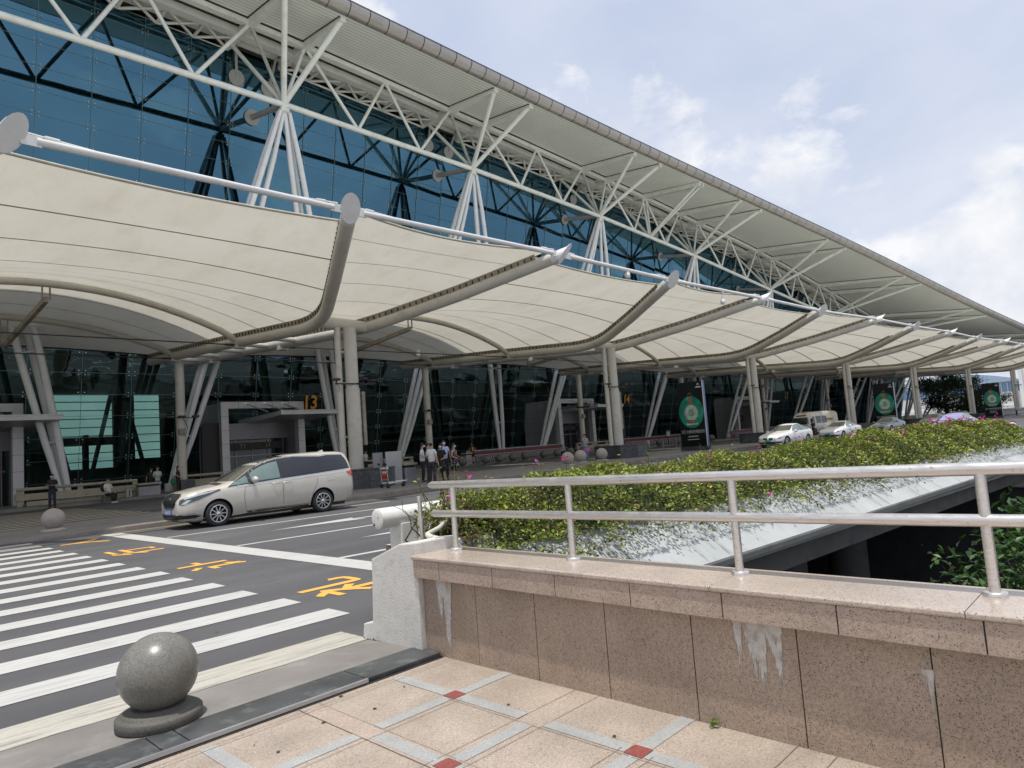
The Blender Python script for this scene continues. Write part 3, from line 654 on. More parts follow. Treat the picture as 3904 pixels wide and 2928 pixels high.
# ------------------------------------------------------------------ stone ball bollards
def bollard(name_label, loc, r, mat, base=True, group=None):
    t = empty('ball_bollard', name_label, 'bollard', loc, 0, group)
    B = MB(); zc = r*.93+.088 if base else r*.75; a0 = -math.pi/2+.30 if base else -.9
    B.lathe([(max(1e-6,r*math.cos(a)), zc+r*math.sin(a)) for a in np.linspace(a0, math.pi/2, 22)], (0,0,0), 36); B.build('ball', mat, t)
    if base:
        B = MB(); k = r/.22
        B.lathe([(.225*k,0),(.235*k,.008),(.235*k,.058),(.226*k,.068),(.205*k,.070),(.203*k,.082),(.185*k,.092),(.165*k,.096),(.15*k,.105)], (0,0,0), 40); B.build('base', M['ballbase'] if mat is M['ballstone'] else mat, t)
    return t
bollard('large grey speckled granite ball bollard on moulded base in the left foreground', (1.565,4.77,.030), .234, M['ballstone'])
bollard('pale pinkish stone ball bollard on the island kerb left of the minivan', (4.80,22.6,.08), .29, M['ballpink'])
grp = 'stone balls behind the hedge near the man in grey T-shirt'
b0 = bollard('pale round stone ball just above the hedge, nearest of three beside man in grey T-shirt', (29.6,24.4,.1), .36, M['ballpink'], True, grp)
dup(b0, (31.9,25.3,.12), label='middle of three pale stone balls, at the feet of man in grey T-shirt')
dup(b0, (33.6,25.0,.12), label='pale stone ball against the dark plinth, right of man in grey T-shirt')
d0 = bollard('dusty grey stone ball in row before the parked red luggage trolleys', (36.2,40.6,.0), .36, M['balldark'], True, 'row of dusty stone balls along the far kerb')
for x in (38.4,39.9,41.5,43.0,45.4,47.2,49.1,51.0,53.2): dup(d0, (x,40.2-.012*(x-36),.0))
d1 = bollard('dusty grey stone ball in the distant row right of the first dark banner', (62.0,38.5,.1), .36, M['balldark'], True, 'distant row of dusty stone balls right of first banner')
for x in (65.5,69,72.5): dup(d1, (x,38.5-.04*(x-62),.1))
cbp = None
B = MB(); B.lathe([(.15,0),(.15,.82),(.13,.86),(.0,.87)], (0,0,0), 14); cbp = tag(B.build('post_bollard', M['balldark']), 'short dusty grey cylinder bollard before trolleys left of the first dark banner', 'bollard', 'cylinder bollards left of the first banner'); cbp.location = (52.5,35.6,0)
for x in (55.2,57.6,60): dup(cbp, (x,35.6-.02*(x-52),0))
# ------------------------------------------------------------------ TERMINAL BUILDING
NXS = [-13.8,4.1,22,39.9,57.8,75.7,93.6,111.5,129.4,147.3,165.2,183.1]
NYS = [39.7,39.95,40.28,41.0,40.69,39.79,38.14,36.46,34.6,32.7,30.9,29.2]
NZS = [24.3,24.9,25.32,25.55,24.72,23.0,20.4,17.9,15.5,13.3,11.5,10.]
EXS = [-40,4,24,37.9,41.9,55.8,59.8,66.7,73.7,77.7,91.6,95.6,109.5,113.5,127.4,131.4,145,172]
EYS = [35.2,35.4,35.46,35.34,35.3,34.2,33.9,33.1,32.0,31.5,29.0,28.1,24.8,23.8,20.1,19.0,15.7,9.5]
EZS = [29.6,30.0,30.01,29.85,29.75,28.85,28.65,28.05,27.2,26.8,24.9,24.2,21.4,20.5,17.3,16.4,13.9,9.2]
def sm(x, xs, ys): return sum(terp(x+d, xs, ys) for d in (-6,-4,-2,0,2,4,6))/7
def ny(x): return terp(x,NXS,NYS)
def nz(x): return terp(x,NXS,NZS)
def ey(x): return sm(x,EXS,EYS)
def ez(x): return sm(x,EXS,EZS)
def sof(x, y): return ez(x)+.122*(y-ey(x))           # soffit height
TL = .194
def gy(x, z): return ny(x)+4.9+TL*(nz(x)-z)
def gtop(x):                                          # where the leaning glass meets the soffit
    z = sof(x, ny(x)+4)
    for _ in range(6): z = sof(x, gy(x, z))
    return z
tb = empty('terminal_building', 'huge glass fronted airport terminal with white trussed roof overhang', 'airport terminal', (22,45,0))
TX0, TX1, GX1 = -32, 170, 157
xs = np.linspace(TX0, TX1, 102)
B = MB(); nv = 5
rows = [[(x, ey(x)+(ny(x)+4.4-ey(x))*t, sof(x, ey(x)+(ny(x)+4.4-ey(x))*t)) for x in xs] for t in np.linspace(0,1,nv)]
B.grid(rows, 0, True); o = B.build('roof_soffit', M['soffit'], tb, 0, True)
uv = o.data.uv_layers.new(name='UVMap'); uvs = [(x, (ny(x)+4.4-ey(x))*t) for t in np.linspace(0,1,nv) for x in xs]
for l in o.data.loops: uv.data[l.index].uv = uvs[l.vertex_index]
B = MB(); B.grid([[(x,ey(x)-.1,ez(x)+1.0) for x in xs],[(x,ny(x)+5,sof(x,ny(x)+5)+1.4) for x in xs],[(x,92,sof(x,ny(x)+5)+2.2) for x in xs],[(x,92,sof(x,ny(x)+5)-.5) for x in xs],[(x,ny(x)+4.4,sof(x,ny(x)+4.4)+.25) for x in xs]],0,False)
B.build('roof_slab', M['conc'], tb, 0, True)
B = MB(); prof = [(.02,-.03),(-.18,-.02),(-.42,.08),(-.60,.30),(-.66,.52),(-.60,.74),(-.42,.94),(-.1,1.06)]
B.grid([[(x,ey(x)+a,ez(x)+b) for x in np.linspace(TX0,TX1,200)] for a,b in prof],0,True)
B.tube([(x,ey(x)-.63,ez(x)+.74) for x in np.linspace(TX0,TX1,100)], .025, 5, True, 1)
x = TX0+.5
while x < TX1:
    pp = [(x,ey(x)+a*1.025-.004,ez(x)+.5+(b-.5)*1.02) for a,b in prof]
    for p,q in zip(pp,pp[1:]): B.quad(p,(p[0]+.05,p[1],p[2]),(q[0]+.05,q[1],q[2]),q,1)
    x += 1.5
B.build('eave_cladding', [M['eave'],M['dark']], tb, 0, True, fixn=False)
# curtain wall: leaning outward at the top
def gpatch(z0f, z1f, n, name, mat):
    B = MB(); gx = np.arange(-31.0,GX1+.1,2.86); rows = []
    for t in np.linspace(0,1,n): rows.append([(x,gy(x,z0f(x)+(z1f(x)-z0f(x))*t),z0f(x)+(z1f(x)-z0f(x))*t) for x in gx])
    B.grid(rows,0,False); return B.build(name, mat, tb, 0, True, fixn=False)
gpatch(lambda x: .16, lambda x: 10.4, 3, 'lower_glazing', M['glass_low'])
gpatch(lambda x: 10.4, gtop, 3, 'upper_glazing', M['glass'])
B = MB(); F = MB(); gx = np.arange(-28.16,GX1,2.86)
for x in gx:
    a, b = (x,gy(x,.2)-.03,.2), (x,gy(x,gtop(x))-.03,gtop(x)); B.bar(a,b,.020,.03)
zz = np.arange(1.2,32,1.345)
for z in zz:
    seg = [x for x in np.arange(-31,GX1,5.72) if z < gtop(x)-.2]
    for p,q in zip(seg,seg[1:]): B.bar((p,gy(p,z)-.02,z),(q,gy(q,z)-.02,z),.03,.016)
    for x in gx:
        if x < 75 and x > 0 and z < gtop(x)-.5:
            for dx in (-.17,.17):
                for dz in (-.12,.12): F.box((x+dx,gy(x,z+dz)-.045,z+dz),(.055,.03,.055))
B.build('glazing_joint', M['glasslines'], tb, 0, True, fixn=False); F.build('spider_fitting', M['glassfit'], tb, 0, True, fixn=False)
B = MB(); B.grid([[(x,gy(x,gtop(x)-.32)-.12,gtop(x)-.32) for x in xs if x < GX1],[(x,gy(x,gtop(x))-.12,gtop(x)+.02) for x in xs if x < GX1]],0,False)
B.grid([[(x,gy(x,gtop(x)-.32)-.10,gtop(x)-.56) for x in xs if x < GX1],[(x,gy(x,gtop(x))-.10,gtop(x)-.33) for x in xs if x < GX1]],1,False)
B.build('glazing_head', [M['truss'],M['dark']], tb, 0, True, fixn=False)
# interior seen through the lower glass
B = MB(); gxx = np.linspace(-31,GX1,60)
B.grid([[(x,gy(x,.1)+.05,.12) for x in gxx],[(x,91.8,.12) for x in gxx]],0,False)
B.grid([[(x,gy(x,10.6)+1.2,10.9) for x in gxx],[(x,91.8,10.9) for x in gxx]],0,False)
B.grid([[(x,gy(x,12)+3,11.0) for x in gxx],[(x,gy(x,12)+3,31.0) for x in gxx]],1,False)
for a, b in ((-31,3),(9,18.7),(25.6,27.9),(31.2,GX1)): B.bbox((a,91,.1),(b,91.6,10.9))
for a, b, c, e in ((3,9,.1,2.5),(18.7,25.6,.1,2.2),(27.9,31.2,.1,3),(18.7,25.6,4.9,5.9)): B.bbox((a,91,c),(b,91.6,e))
B.add([(GX1-1.5,gy(GX1-1.5,0)+.3,.1),(GX1-1.5,91.8,.1),(GX1-1.5,91.8,11),(GX1-1.5,gy(GX1-1.5,11)+.3,11)],[(0,1,2,3)]); B.bbox((21.6,88,.1),(22.2,88.4,6)); B.bbox((28.0,80,.1),(31,80.3,6.2))
for x in np.arange(2,150,9.): B.bbox((x,58,.1),(x+1.2,59.2,10.9),2)
for x in np.arange(5,60,6.): B.bar((x,68,.1),(x+2.5,68,10.9),.3,.3,mi=2); B.bar((x+5,68,.1),(x+2.5,68,10.9),.3,.3,mi=2)
for z in np.arange(1,10.8,1.0): B.bbox((17,90.8,z-.05),(32,90.95,z+.05),2); B.bbox((2,90.8,z-.05),(10,90.95,z+.05),2)
for x in np.arange(-10,120,5.): B.bar((x,gy(x,.2)+.9,.1),(x,gy(x,10.5)+.9,10.8),.22,.22,mi=2)
B.build('interior', [M['inner_dark'],M['inner_dark'],M['inner_col']], tb, 0, True)
# trusses
def jointed(xa, xb, f, n): return [f(x) for x in np.linspace(xa,xb,n)]
B = MB(); B.tube([(x,ny(x),nz(x)) for x in NXS], .20, 12); B.build('bottom_chord', M['truss'], tb, 0, True)
tcx = np.linspace(TX0,TX1-4,60)
B = MB()
for p,q in zip(tcx,tcx[1:]): B.bar((p,ny(p)+.3,sof(p,ny(p)+.3)-.30),(q,ny(q)+.3,sof(q,ny(q)+.3)-.30),.42,.34); B.bar((p,ny(p)+.06,sof(p,ny(p)+.06)-.05),(q,ny(q)+.06,sof(q,ny(q)+.06)-.05),.10,.06,mi=1)  # thin dark strip above the chord: its shadow line put in as colour
B.build('top_chord', [M['truss'],M['dark']], tb, 0, True, fixn=False)
B = MB()
for p,q in zip(tcx,tcx[1:]): B.bar((p,ny(p)+1.9,sof(p,ny(p)+1.9)-.36),(q,ny(q)+1.9,sof(q,ny(q)+1.9)-.36),.62,.5); B.bar((p,ny(p)+1.5,sof(p,ny(p)+1.5)-.05),(q,ny(q)+1.5,sof(q,ny(q)+1.5)-.05),.14,.06,mi=1)  # dark strip paints the shadow line above the inner chord
B.build('inner_chord', [M['truss'],M['dark']], tb, 0, True, fixn=False)
def T(x, dy=0., dz=-.25): y = ny(x)+dy; return (x, y, sof(x,y)+dz)
for i, x in enumerate(NXS[:-1]):
    N = (x,ny(x),nz(x)); x2 = NXS[i+1]; far = x > 100
    B = MB(); ns = 8 if not far else 6
    def Bc(a): return (a,ny(a),nz(a))
    w = [(N,T(x+2,.3)),(T(x+2,.3),Bc(x+6)),(Bc(x+6),T(x+9,.3)),(T(x+9,.3),Bc(x+12)),(Bc(x+12),T(x2-2,.3)),(T(x2-2,.3),Bc(x2)),(N,T(x-2,.3))]
    for p,q in w: B.tube([p,q], .125, ns)
    B.build('truss_web', M['truss'], tb, 0, True)
    for dx in (-2.,2.):
        e = (x+dx,ey(x+dx)+.45,ez(x+dx)-.05); B = MB(); B.tube([N,e], .19, ns+2); B.build('eave_strut', M['truss'], tb, 0, True)
        B = MB(); B.tube([N,T(x+dx,3.6,-.3)], .15, ns); B.build('inner_strut', M['truss'], tb, 0, True)
        B = MB(); a = (x+dx,ey(x+dx)+.25,sof(x+dx,ey(x+dx)+.25)-.20); b = (x+dx,ny(x+dx)+4.0,sof(x+dx,ny(x+dx)+4.0)-.32)
        u = Vector(b)-Vector(a)
        B.add([Vector(a)+V(sx*.22,0,sz) for sx in (-1,1) for sz in (-.10,.19)]+[Vector(b)+V(sx*.22,0,sz) for sx in (-1,1) for sz in (-.42,.30)],[(0,1,3,2),(4,6,7,5),(0,4,5,1),(2,3,7,6),(0,2,6,4),(1,5,7,3)])
        for s_ in (-1,1): B.bar(Vector(a)+V(s_*.25,0,.185),Vector(b)+V(s_*.25,0,.30),.09,.03,mi=1)  # dark strips paint the shadow gap between beam and soffit
        B.build('roof_beam', [M['truss'],M['dark']], tb, 0, True)
    # strut and discs bolted to the glass
    if x < GX1-2:
        B = MB(); z2 = N[2]+.95; p2 = V(x,gy(x,z2)-.06,z2); d = (p2-Vector(N)).normalized(); X = V(1,0,0); Y = d.cross(X)
        B.tube([Vector(N)+d*.3,p2], .21, ns+2); B.lathe([(.56,-.06),(.56,.02)], p2, 18, (X,Y,d))
        for dx in (-1.25,1.15):
            z3 = N[2]+3.3; p3 = V(x+dx,gy(x+dx,z3)-.06,z3); B.lathe([(.56,-.04),(.56,.02)], p3, 18, (X,Y,d)); B.tube([p3,T(x+dx*1.25,3.4,-.3)], .10, ns)
        B.build('glass_strut', M['board'], tb, 0, True)
    # X braces between the inner chord and the glass head
    B = MB(); k = 0; a = x+2
    while a < x2-2.1 and a < 125:
        b = a+2.33; p,q,r,s_ = T(a,2.1,-.5),T(b,2.1,-.5),T(a,4.0,-.75),T(b,4.0,-.75)
        for u,v in ((p,s_),(r,q),(p,r),(r,s_)): B.tube([u,v], .11, 5, False)
        a = b
    B.build('cross_brace', M['truss'], tb, 0, True)
    # three-tube mast: a pair stands under every node
    if x < 170:
        for sx in (-1,1):
            base = V(x+sx*6.15,ny(x)+5.0+(.35 if x > 50 else 0),.16); apex = V(N[0]+sx*.22,N[1],N[2]-.55); ax = (base-apex).normalized(); s1 = ax.cross(V(0,1,0)).normalized(); s2 = ax.cross(s1)
            B = MB(); rr = .185
            def ring(t): return .17+.42*math.sin(math.pi*min(1,t*1.02))**.8
            for j in range(3):
                an = 2*math.pi*j/3+.5+sx*.4; o_ = s1*math.cos(an)+s2*math.sin(an)
                B.tube([apex.lerp(base,t)+o_*ring(t) for t in (0,.12,.28,.48,.68,.86,1)], [.13,rr,rr,rr,rr,rr,.13], 8 if not far else 6)
            for t in (.30,.48,.66,.86):
                c = apex.lerp(base,t); tri = [c+(s1*math.cos(2*math.pi*j/3+.5+sx*.4)+s2*math.sin(2*math.pi*j/3+.5+sx*.4))*(ring(t)) for j in range(3)]
                B.add(tri+[p+ax*.05 for p in tri],[(0,2,1),(3,4,5),(0,1,4,3),(1,2,5,4),(2,0,3,5)])
            B.tube([base+V(0,0,-.02),base+V(0,0,.5)], .34, 10); B.build('mast', M['mast'], tb, 0, True)
        B = MB(); B.box((N[0],N[1],N[2]-.42),(.55,.4,.3)); B.box((N[0],N[1],N[2]-.2),(.28,.3,.5)); B.lathe([(.42,-.05),(.42,.0)],(N[0],N[1],N[2]-.55),14); B.build('node_bracket', M['truss'], tb, 0, True)
# paired members at the roof's movement joint
xj = 66.7; N = (xj,ny(xj),nz(xj)); B = MB()
for dx in (-.35,.35):
    B.tube([(N[0]+dx*.4,N[1],N[2]),(xj+dx,ey(xj)+.45,ez(xj)-.05)], .14, 8); B.tube([(N[0]+dx*.4,N[1],N[2]),T(xj+dx,.3)], .12, 8); B.tube([(N[0]+dx*.4,N[1],N[2]),T(xj+dx,3.6,-.3)], .12, 8)
    B.bar((xj+dx,ey(xj)+.25,sof(xj,ey(xj)+.25)-.2),(xj+dx,ny(xj)+4,sof(xj,ny(xj)+4)-.3),.25,.4)
B.build('movement_joint', M['truss'], tb, 0, True)
B = MB(); ts = []
for num, px_, mat in (('13',27.92,'amber'),('14',70.9,'amber'),('15',109.6,'amber_dim'),('16',152,'amber_dim')):
    B = MB(); z = 5.95; y = gy(px_,z)-.12; text_on(B, num, 1.5, (px_,y,z), (1,-.04,0), (0,-TL,1), 0, .035, .86, 1.0)
    me = B.build('gate_number', M[mat], tb, 0, True, fixn=False)

def porch(x0, y0, num, label, far=False):
    gyb = gy(x0+3,3); w = 6.1; H = 5.77
    t = empty('entrance_porch', label, 'entrance porch', (x0,y0,0))
    B = MB(); B.bbox((x0,y0,.16),(x0+.50,y0+.55,H)); B.bbox((x0+w-.50,y0,.16),(x0+w,y0+.55,H-.42)); B.bbox((x0,y0-.01,H-.45),(x0+w,y0+.54,H)); 
    for k in range(1,6): B.bbox((x0-.006,y0-.008,.16+k*.92-.01),(x0+.506,y0+.2,.16+k*.92+.01),1); B.bbox((x0+w-.506,y0-.008,.16+k*.92-.01),(x0+w+.006,y0+.2,.16+k*.92+.01),1)
    for k in range(1,5): B.bbox((x0+k*1.22-.008,y0-.018,H-.44),(x0+k*1.22+.008,y0+.1,H-.01),1)
    B.build('portal', [M['porch'],M['porch_line']], t, 0, True)
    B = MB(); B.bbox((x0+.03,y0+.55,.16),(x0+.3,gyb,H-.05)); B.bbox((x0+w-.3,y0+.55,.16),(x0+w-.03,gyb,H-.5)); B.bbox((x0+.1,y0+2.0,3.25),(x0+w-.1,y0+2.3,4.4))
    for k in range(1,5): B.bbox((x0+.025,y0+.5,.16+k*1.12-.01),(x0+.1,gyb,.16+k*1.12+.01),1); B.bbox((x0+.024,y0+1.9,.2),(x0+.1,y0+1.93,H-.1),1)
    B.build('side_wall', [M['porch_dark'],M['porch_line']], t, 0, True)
    B = MB(); xa, xb = x0+2.75, x0+7.3; yf = y0-3.0; yb_ = gyb-.4
    B.add([(xa,yf,4.62),(xb,yf,4.62),(xb,yb_,4.30),(xa,yb_,4.30),(xa,yf,4.90),(xb,yf,4.90),(xb,yb_,4.72),(xa,yb_,4.72)],[(0,3,2,1),(4,5,6,7),(0,1,5,4),(1,2,6,5),(2,3,7,6),(3,0,4,7)])
    B.bbox((xa-.04,yf-.04,4.84),(xb+.04,yf+.1,4.92)); B.build('awning', M['porch'], t, .01, True)
    for k in range(3):
        xr = x0+1.75+k*1.35; B = MB(); B.tube([(xr,y0-.02,H-.15),(xr+.5,yf+.9,4.90)], .045, 6); B.lathe([(.11,-.03),(.11,.0)],(xr,y0-.02,H-.15),10,(V(1,0,0),V(0,0,1),V(0,-1,0))); B.build('tie_rod', M['steel'] if not far else M['porch'], t, 0, True)
    B = MB()
    for k in range(5): B.bbox((x0+.6+k*1.2,y0+2.1,.16),(x0+.66+k*1.2,y0+2.2,3.25))
    B.bbox((x0+.5,y0+2.05,2.05),(x0+w-.5,y0+2.2,2.12)); B.build('door_frame', M['greybox'], t, 0, True)
    B = MB(); B.bbox((x0+.5,y0+2.16,.16),(x0+w-.5,y0+2.18,3.2)); B.build('door_glass', M['cglass'], t, 0, True)
    B = MB(); B.bbox((x0+.85,y0+1.55,2.5),(x0+w-1.0,y0+1.66,3.0)); sg = B.build('sign_board', M['black'], t, 0, True)
    if num:
        B = MB(); text_on(B,'T1',.42,(x0+2.1,y0+1.54,2.75),(1,0,0),(0,0,1)); text_on(B,num,.42,(x0+3.95,y0+1.54,2.75),(1,0,0),(0,0,1)); B.build('sign_lettering', M['amber_dim'], sg, 0, True, fixn=False)
    return t
porch(19.3,45.6,'13','grey stone entrance porch with slanted awning under the amber number 13, behind the minivan')
porch(2.25,45.6,'','grey entrance porch cut off by the left edge of the picture')
porch(53.6,44.9,'14','grey entrance porch between the mast legs under the amber number 14')
porch(90.0,43.0,'15','distant grey entrance porch under number 15, right of the first dark banner',True)

# ------------------------------------------------------------------ CANOPY frames and fabric bays
CC_ = [(-2.4,26.0),(16.9,26.0),(36.4,25.65),(55.6,24.8),(76.3,23.8),(96.0,22.2),(114.4,19.7),(132.,16.8)]
RC_ = [(-2.4,43.6,8.0),(15.9,43.4,8.0),(34.4,42.4,8.1),(54.0,42.3,8.0),(73.0,41.6,8.0),(92.5,40.2,8.0),(111.,38.,8.0),(129.,35.,8.0)]
TP_ = [((-7.2,18.4),(3.15,18.4)),((12.16,18.3),(22.5,17.9)),((31.5,17.9),(41.9,17.4)),((51.1,17.2),(61.1,16.1)),((70.2,15.6),(80.7,14.7)),((91.2,14.3),(100.8,13.0)),((110.4,12.4),(121.,10.8)),((128.5,10.),(139.,8.5))]
CZ, TZ = 7.40, 9.5
def fillet(a, b, c, r, n=7):
    a, b, c = Vector(a), Vector(b), Vector(c); d1 = (a-b).normalized(); d2 = (c-b).normalized(); p, q = b+d1*r, b+d2*r
    return [p*((1-t)**2)+b*(2*t*(1-t))+q*(t*t) for t in [i/(n-1) for i in range(n)]]
ARM = {}
def arm_path(k, side):
    c = Vector((*CC_[k],0)); r_ = Vector(RC_[k]); tip = Vector((*TP_[k][side],TZ)); ax = Vector((r_.x-c.x,r_.y-c.y,0)).normalized(); pr_ = V(ax.y,-ax.x,0)*(1 if side else -1)
    kink = V(c.x,c.y,CZ)+pr_*1.12+ax*.35; rear = V(r_.x,r_.y,r_.z+.22)+pr_*1.12+ax*1.3
    mid = tip.lerp(kink,.5)+V(0,0,-.10)
    pts = [tip,mid]+fillet(mid,kink,rear,1.9 if side == 0 else 1.2)+[kink.lerp(rear,.5)+V(0,0,.05),rear]
    return pts
def resample(pts, n):
    pts = [Vector(p) for p in pts]; L = [0]
    for a, b in zip(pts,pts[1:]): L.append(L[-1]+(b-a).length)
    out = []
    for s in [float(q_) for q_ in np.linspace(0,L[-1],n)]:
        i = min(max(0,int(np.searchsorted(L,s))-1),len(pts)-2); t = (s-L[i])/(L[i+1]-L[i]); out.append(pts[i].lerp(pts[i+1],t))
    return out
CL = ['cream canopy frame at the far left whose arm tip shows at the left edge','cream steel canopy frame on the thick column just behind the parked minivan',
 'cream steel canopy frame on the column right of the man in grey T-shirt','cream canopy frame on the column just left of the white hatchback','cream canopy frame on the column between white sedan and second dark banner',
 'fifth visible cream canopy frame, column left of the grey tree trunks','sixth cream canopy frame from the left, column left of the third banner','farthest cream canopy frame at the right edge']
FR = []
for k in range(8):
    c, r_ = CC_[k], RC_[k]; far = k > 3; n = 14 if not far else 8
    t = empty('steel_canopy', CL[k], 'canopy frame', (c[0],c[1],.15), 0, 'steel frames carrying the fabric canopy'); FR.append(t)
    zb = isl_z(c[0])+.82
    B = MB(); B.tube([(c[0],c[1],zb),(c[0],c[1],CZ-.1)], .285, n+6); B.tube([(c[0],c[1],zb),(c[0],c[1],4.5)], .315, n+6)
    for z in (3.95,3.0,2.2,4.5): B.lathe([(.33,-.025),(.335,.0),(.33,.025)],(c[0],c[1],z),n+6)
    B.build('column', M['frame'], t, 0, True)
    B = MB(); dx, dy = -.50,.22; B.tube([(c[0]+dx,c[1]+dy,zb),(c[0]+dx,c[1]+dy,CZ-.1)], .145, 10)
    for z in (2.4,4.8,6.2): B.bar((c[0]+dx,c[1]+dy,z),(c[0],c[1],z),.06)
    B.build('downpipe', M['frame'], t, 0, True)
    if k > 0:
        B = MB(); B.bbox((c[0]+.42,c[1]-.1,2.0),(c[0]+.58,c[1]+.12,4.4)); 
        for z in (2.3,3.2,4.1): B.bar((c[0]+.1,c[1],z),(c[0]+.5,c[1],z),.04)
        B.build('cable_tray', M['frame_dirty'], t, 0, True)
        B = MB(); B.bar((c[0]-1.0,c[1]-.25,4.72),(c[0]+.95,c[1]-.25,4.72),.06); B.bar((c[0],c[1]-.75,4.72),(c[0],c[1]-.2,4.72),.05)
        for dx_, dy_ in ((-.95,-.25),(.12,-.72),(.9,-.25)):
            B.prism([(c[0]+dx_-.15,4.86),(c[0]+dx_+.15,4.86),(c[0]+dx_+.10,4.95),(c[0]+dx_-.10,4.95)],c[1]+dy_-.14,c[1]+dy_+.14,'y'); B.bar((c[0]+dx_,c[1]+dy_,4.7),(c[0]+dx_,c[1]+dy_,4.9),.04); B.tube([(c[0]+dx_,c[1]+dy_,4.7),(c[0]+dx_+.12,c[1]+dy_-.05,4.55),(c[0]+dx_+.1,c[1]+dy_,4.38)],.012,4)
        B.build('floodlight', M['black'], t, 0, True)
    B = MB(); B.tube([(r_[0],r_[1],.16),(r_[0],r_[1],r_[2]+.1)], .27, n); B.lathe([(.285,-.02),(.285,.02)],(r_[0],r_[1],4.2),n); B.build('rear_column', M['frame'], t, 0, True)
    B = MB(); B.bar((r_[0]-.85,r_[1]-.3,4.6),(r_[0]+.85,r_[1]-.3,4.6),.05)
    for dx_ in (-.8,-.05,.75): B.box((r_[0]+dx_,r_[1]-.35,4.66),(.34,.3,.13))
    B.box((r_[0]-.1,r_[1]-.36,3.75),(.34,.2,.36),None,1); B.tube([(r_[0],r_[1]-.33,4.6),(r_[0]+.25,r_[1]-.4,4.0),(r_[0]+.1,r_[1]-.4,3.5),(r_[0]-.05,r_[1]-.38,3.6)],.02,5); B.build('rear_floodlight', [M['black'],M['frame_dirty']], t, 0, True)
    paths = []
    for side in (0,1):
        p = arm_path(k,side); ARM[(k,side)] = p; paths.append(p)
        B = MB(); d = (p[0]-p[1]).normalized(); B.tube([p[0]-d*.25]+p[1:], .262, n+4)
        a_ = B.build('arm', M['frame'], t, 0, True)
        # mitred white end with its flat plate
        X = d.cross(V(0,0,1)).normalized(); Y = X.cross(d); B = MB(); m = n+6
        r0 = [p[0]-d*.55+(X*math.cos(2*math.pi*j/m)+Y*math.sin(2*math.pi*j/m))*.268 for j in range(m)]
        r1 = [p[0]+d*(.05+.33*math.sin(2*math.pi*j/m))+(X*math.cos(2*math.pi*j/m)+Y*math.sin(2*math.pi*j/m))*.268 for j in range(m)]
        nn = (d-Y*.78).normalized() if False else None
        r2_ = [p[0]+d*(.05+.33*1.22*math.sin(2*math.pi*j/m))+(X*math.cos(2*math.pi*j/m)+Y*math.sin(2*math.pi*j/m))*.268*1.2 for j in range(m)]
        r3_ = [q+d*.05 for q in r2_]
        B.grid([r0,r1],0,True,True); B.add(r2_+r3_,[tuple(range(m-1,-1,-1)),tuple(range(m,2*m))]+[(j,(j+1)%m,m+(j+1)%m,m+j) for j in range(m)])
        B.build('end_plate', M['capwhite'], a_, 0, True)
        # clamp rail with cleats along the fabric side
        rs = resample(p,46 if not far else 20)[2:]; B = MB(); out = 1 if side else -1
        for sgn in (1,-1):
            line = []
            for i_ in range(len(rs)):
                tt = (rs[min(i_+1,len(rs)-1)]-rs[max(i_-1,0)]).normalized(); sd = tt.cross(V(0,0,1)).normalized()*sgn; line.append((rs[i_]+sd*.17+V(0,0,.20),rs[i_]+sd*.20+V(0,0,.44)))
            B.grid([[q[0] for q in line],[q[1] for q in line]],0,False)
            if not far:
                for q,q2 in zip(line,line[1:]):
                    for f in (.25,.75):
                        a0 = q[0].lerp(q2[0],f); b0 = q[1].lerp(q2[1],f); B.bar(a0.lerp(b0,.15),a0.lerp(b0,.7),.05,.07,mi=1)
        B.build('clamp_rail', [M['frame_dirty'],M['dark']], a_, 0, True, fixn=False)
    B = MB(); ki = 1+4; B.tube([paths[0][ki],paths[1][ki]], .275, n+4)
    B.build('cross_tube', M['frame'], t, 0, True)
    ax = (paths[0][-1]-paths[0][ki])
    for f in (.3,.45,.6,.75,.9):
        B = MB(); B.tube([paths[0][ki]+ax*f,paths[1][ki]+(paths[1][-1]-paths[1][ki])*f], .13, 8); B.build('stem_rung', M['frame'], t, 0, True)

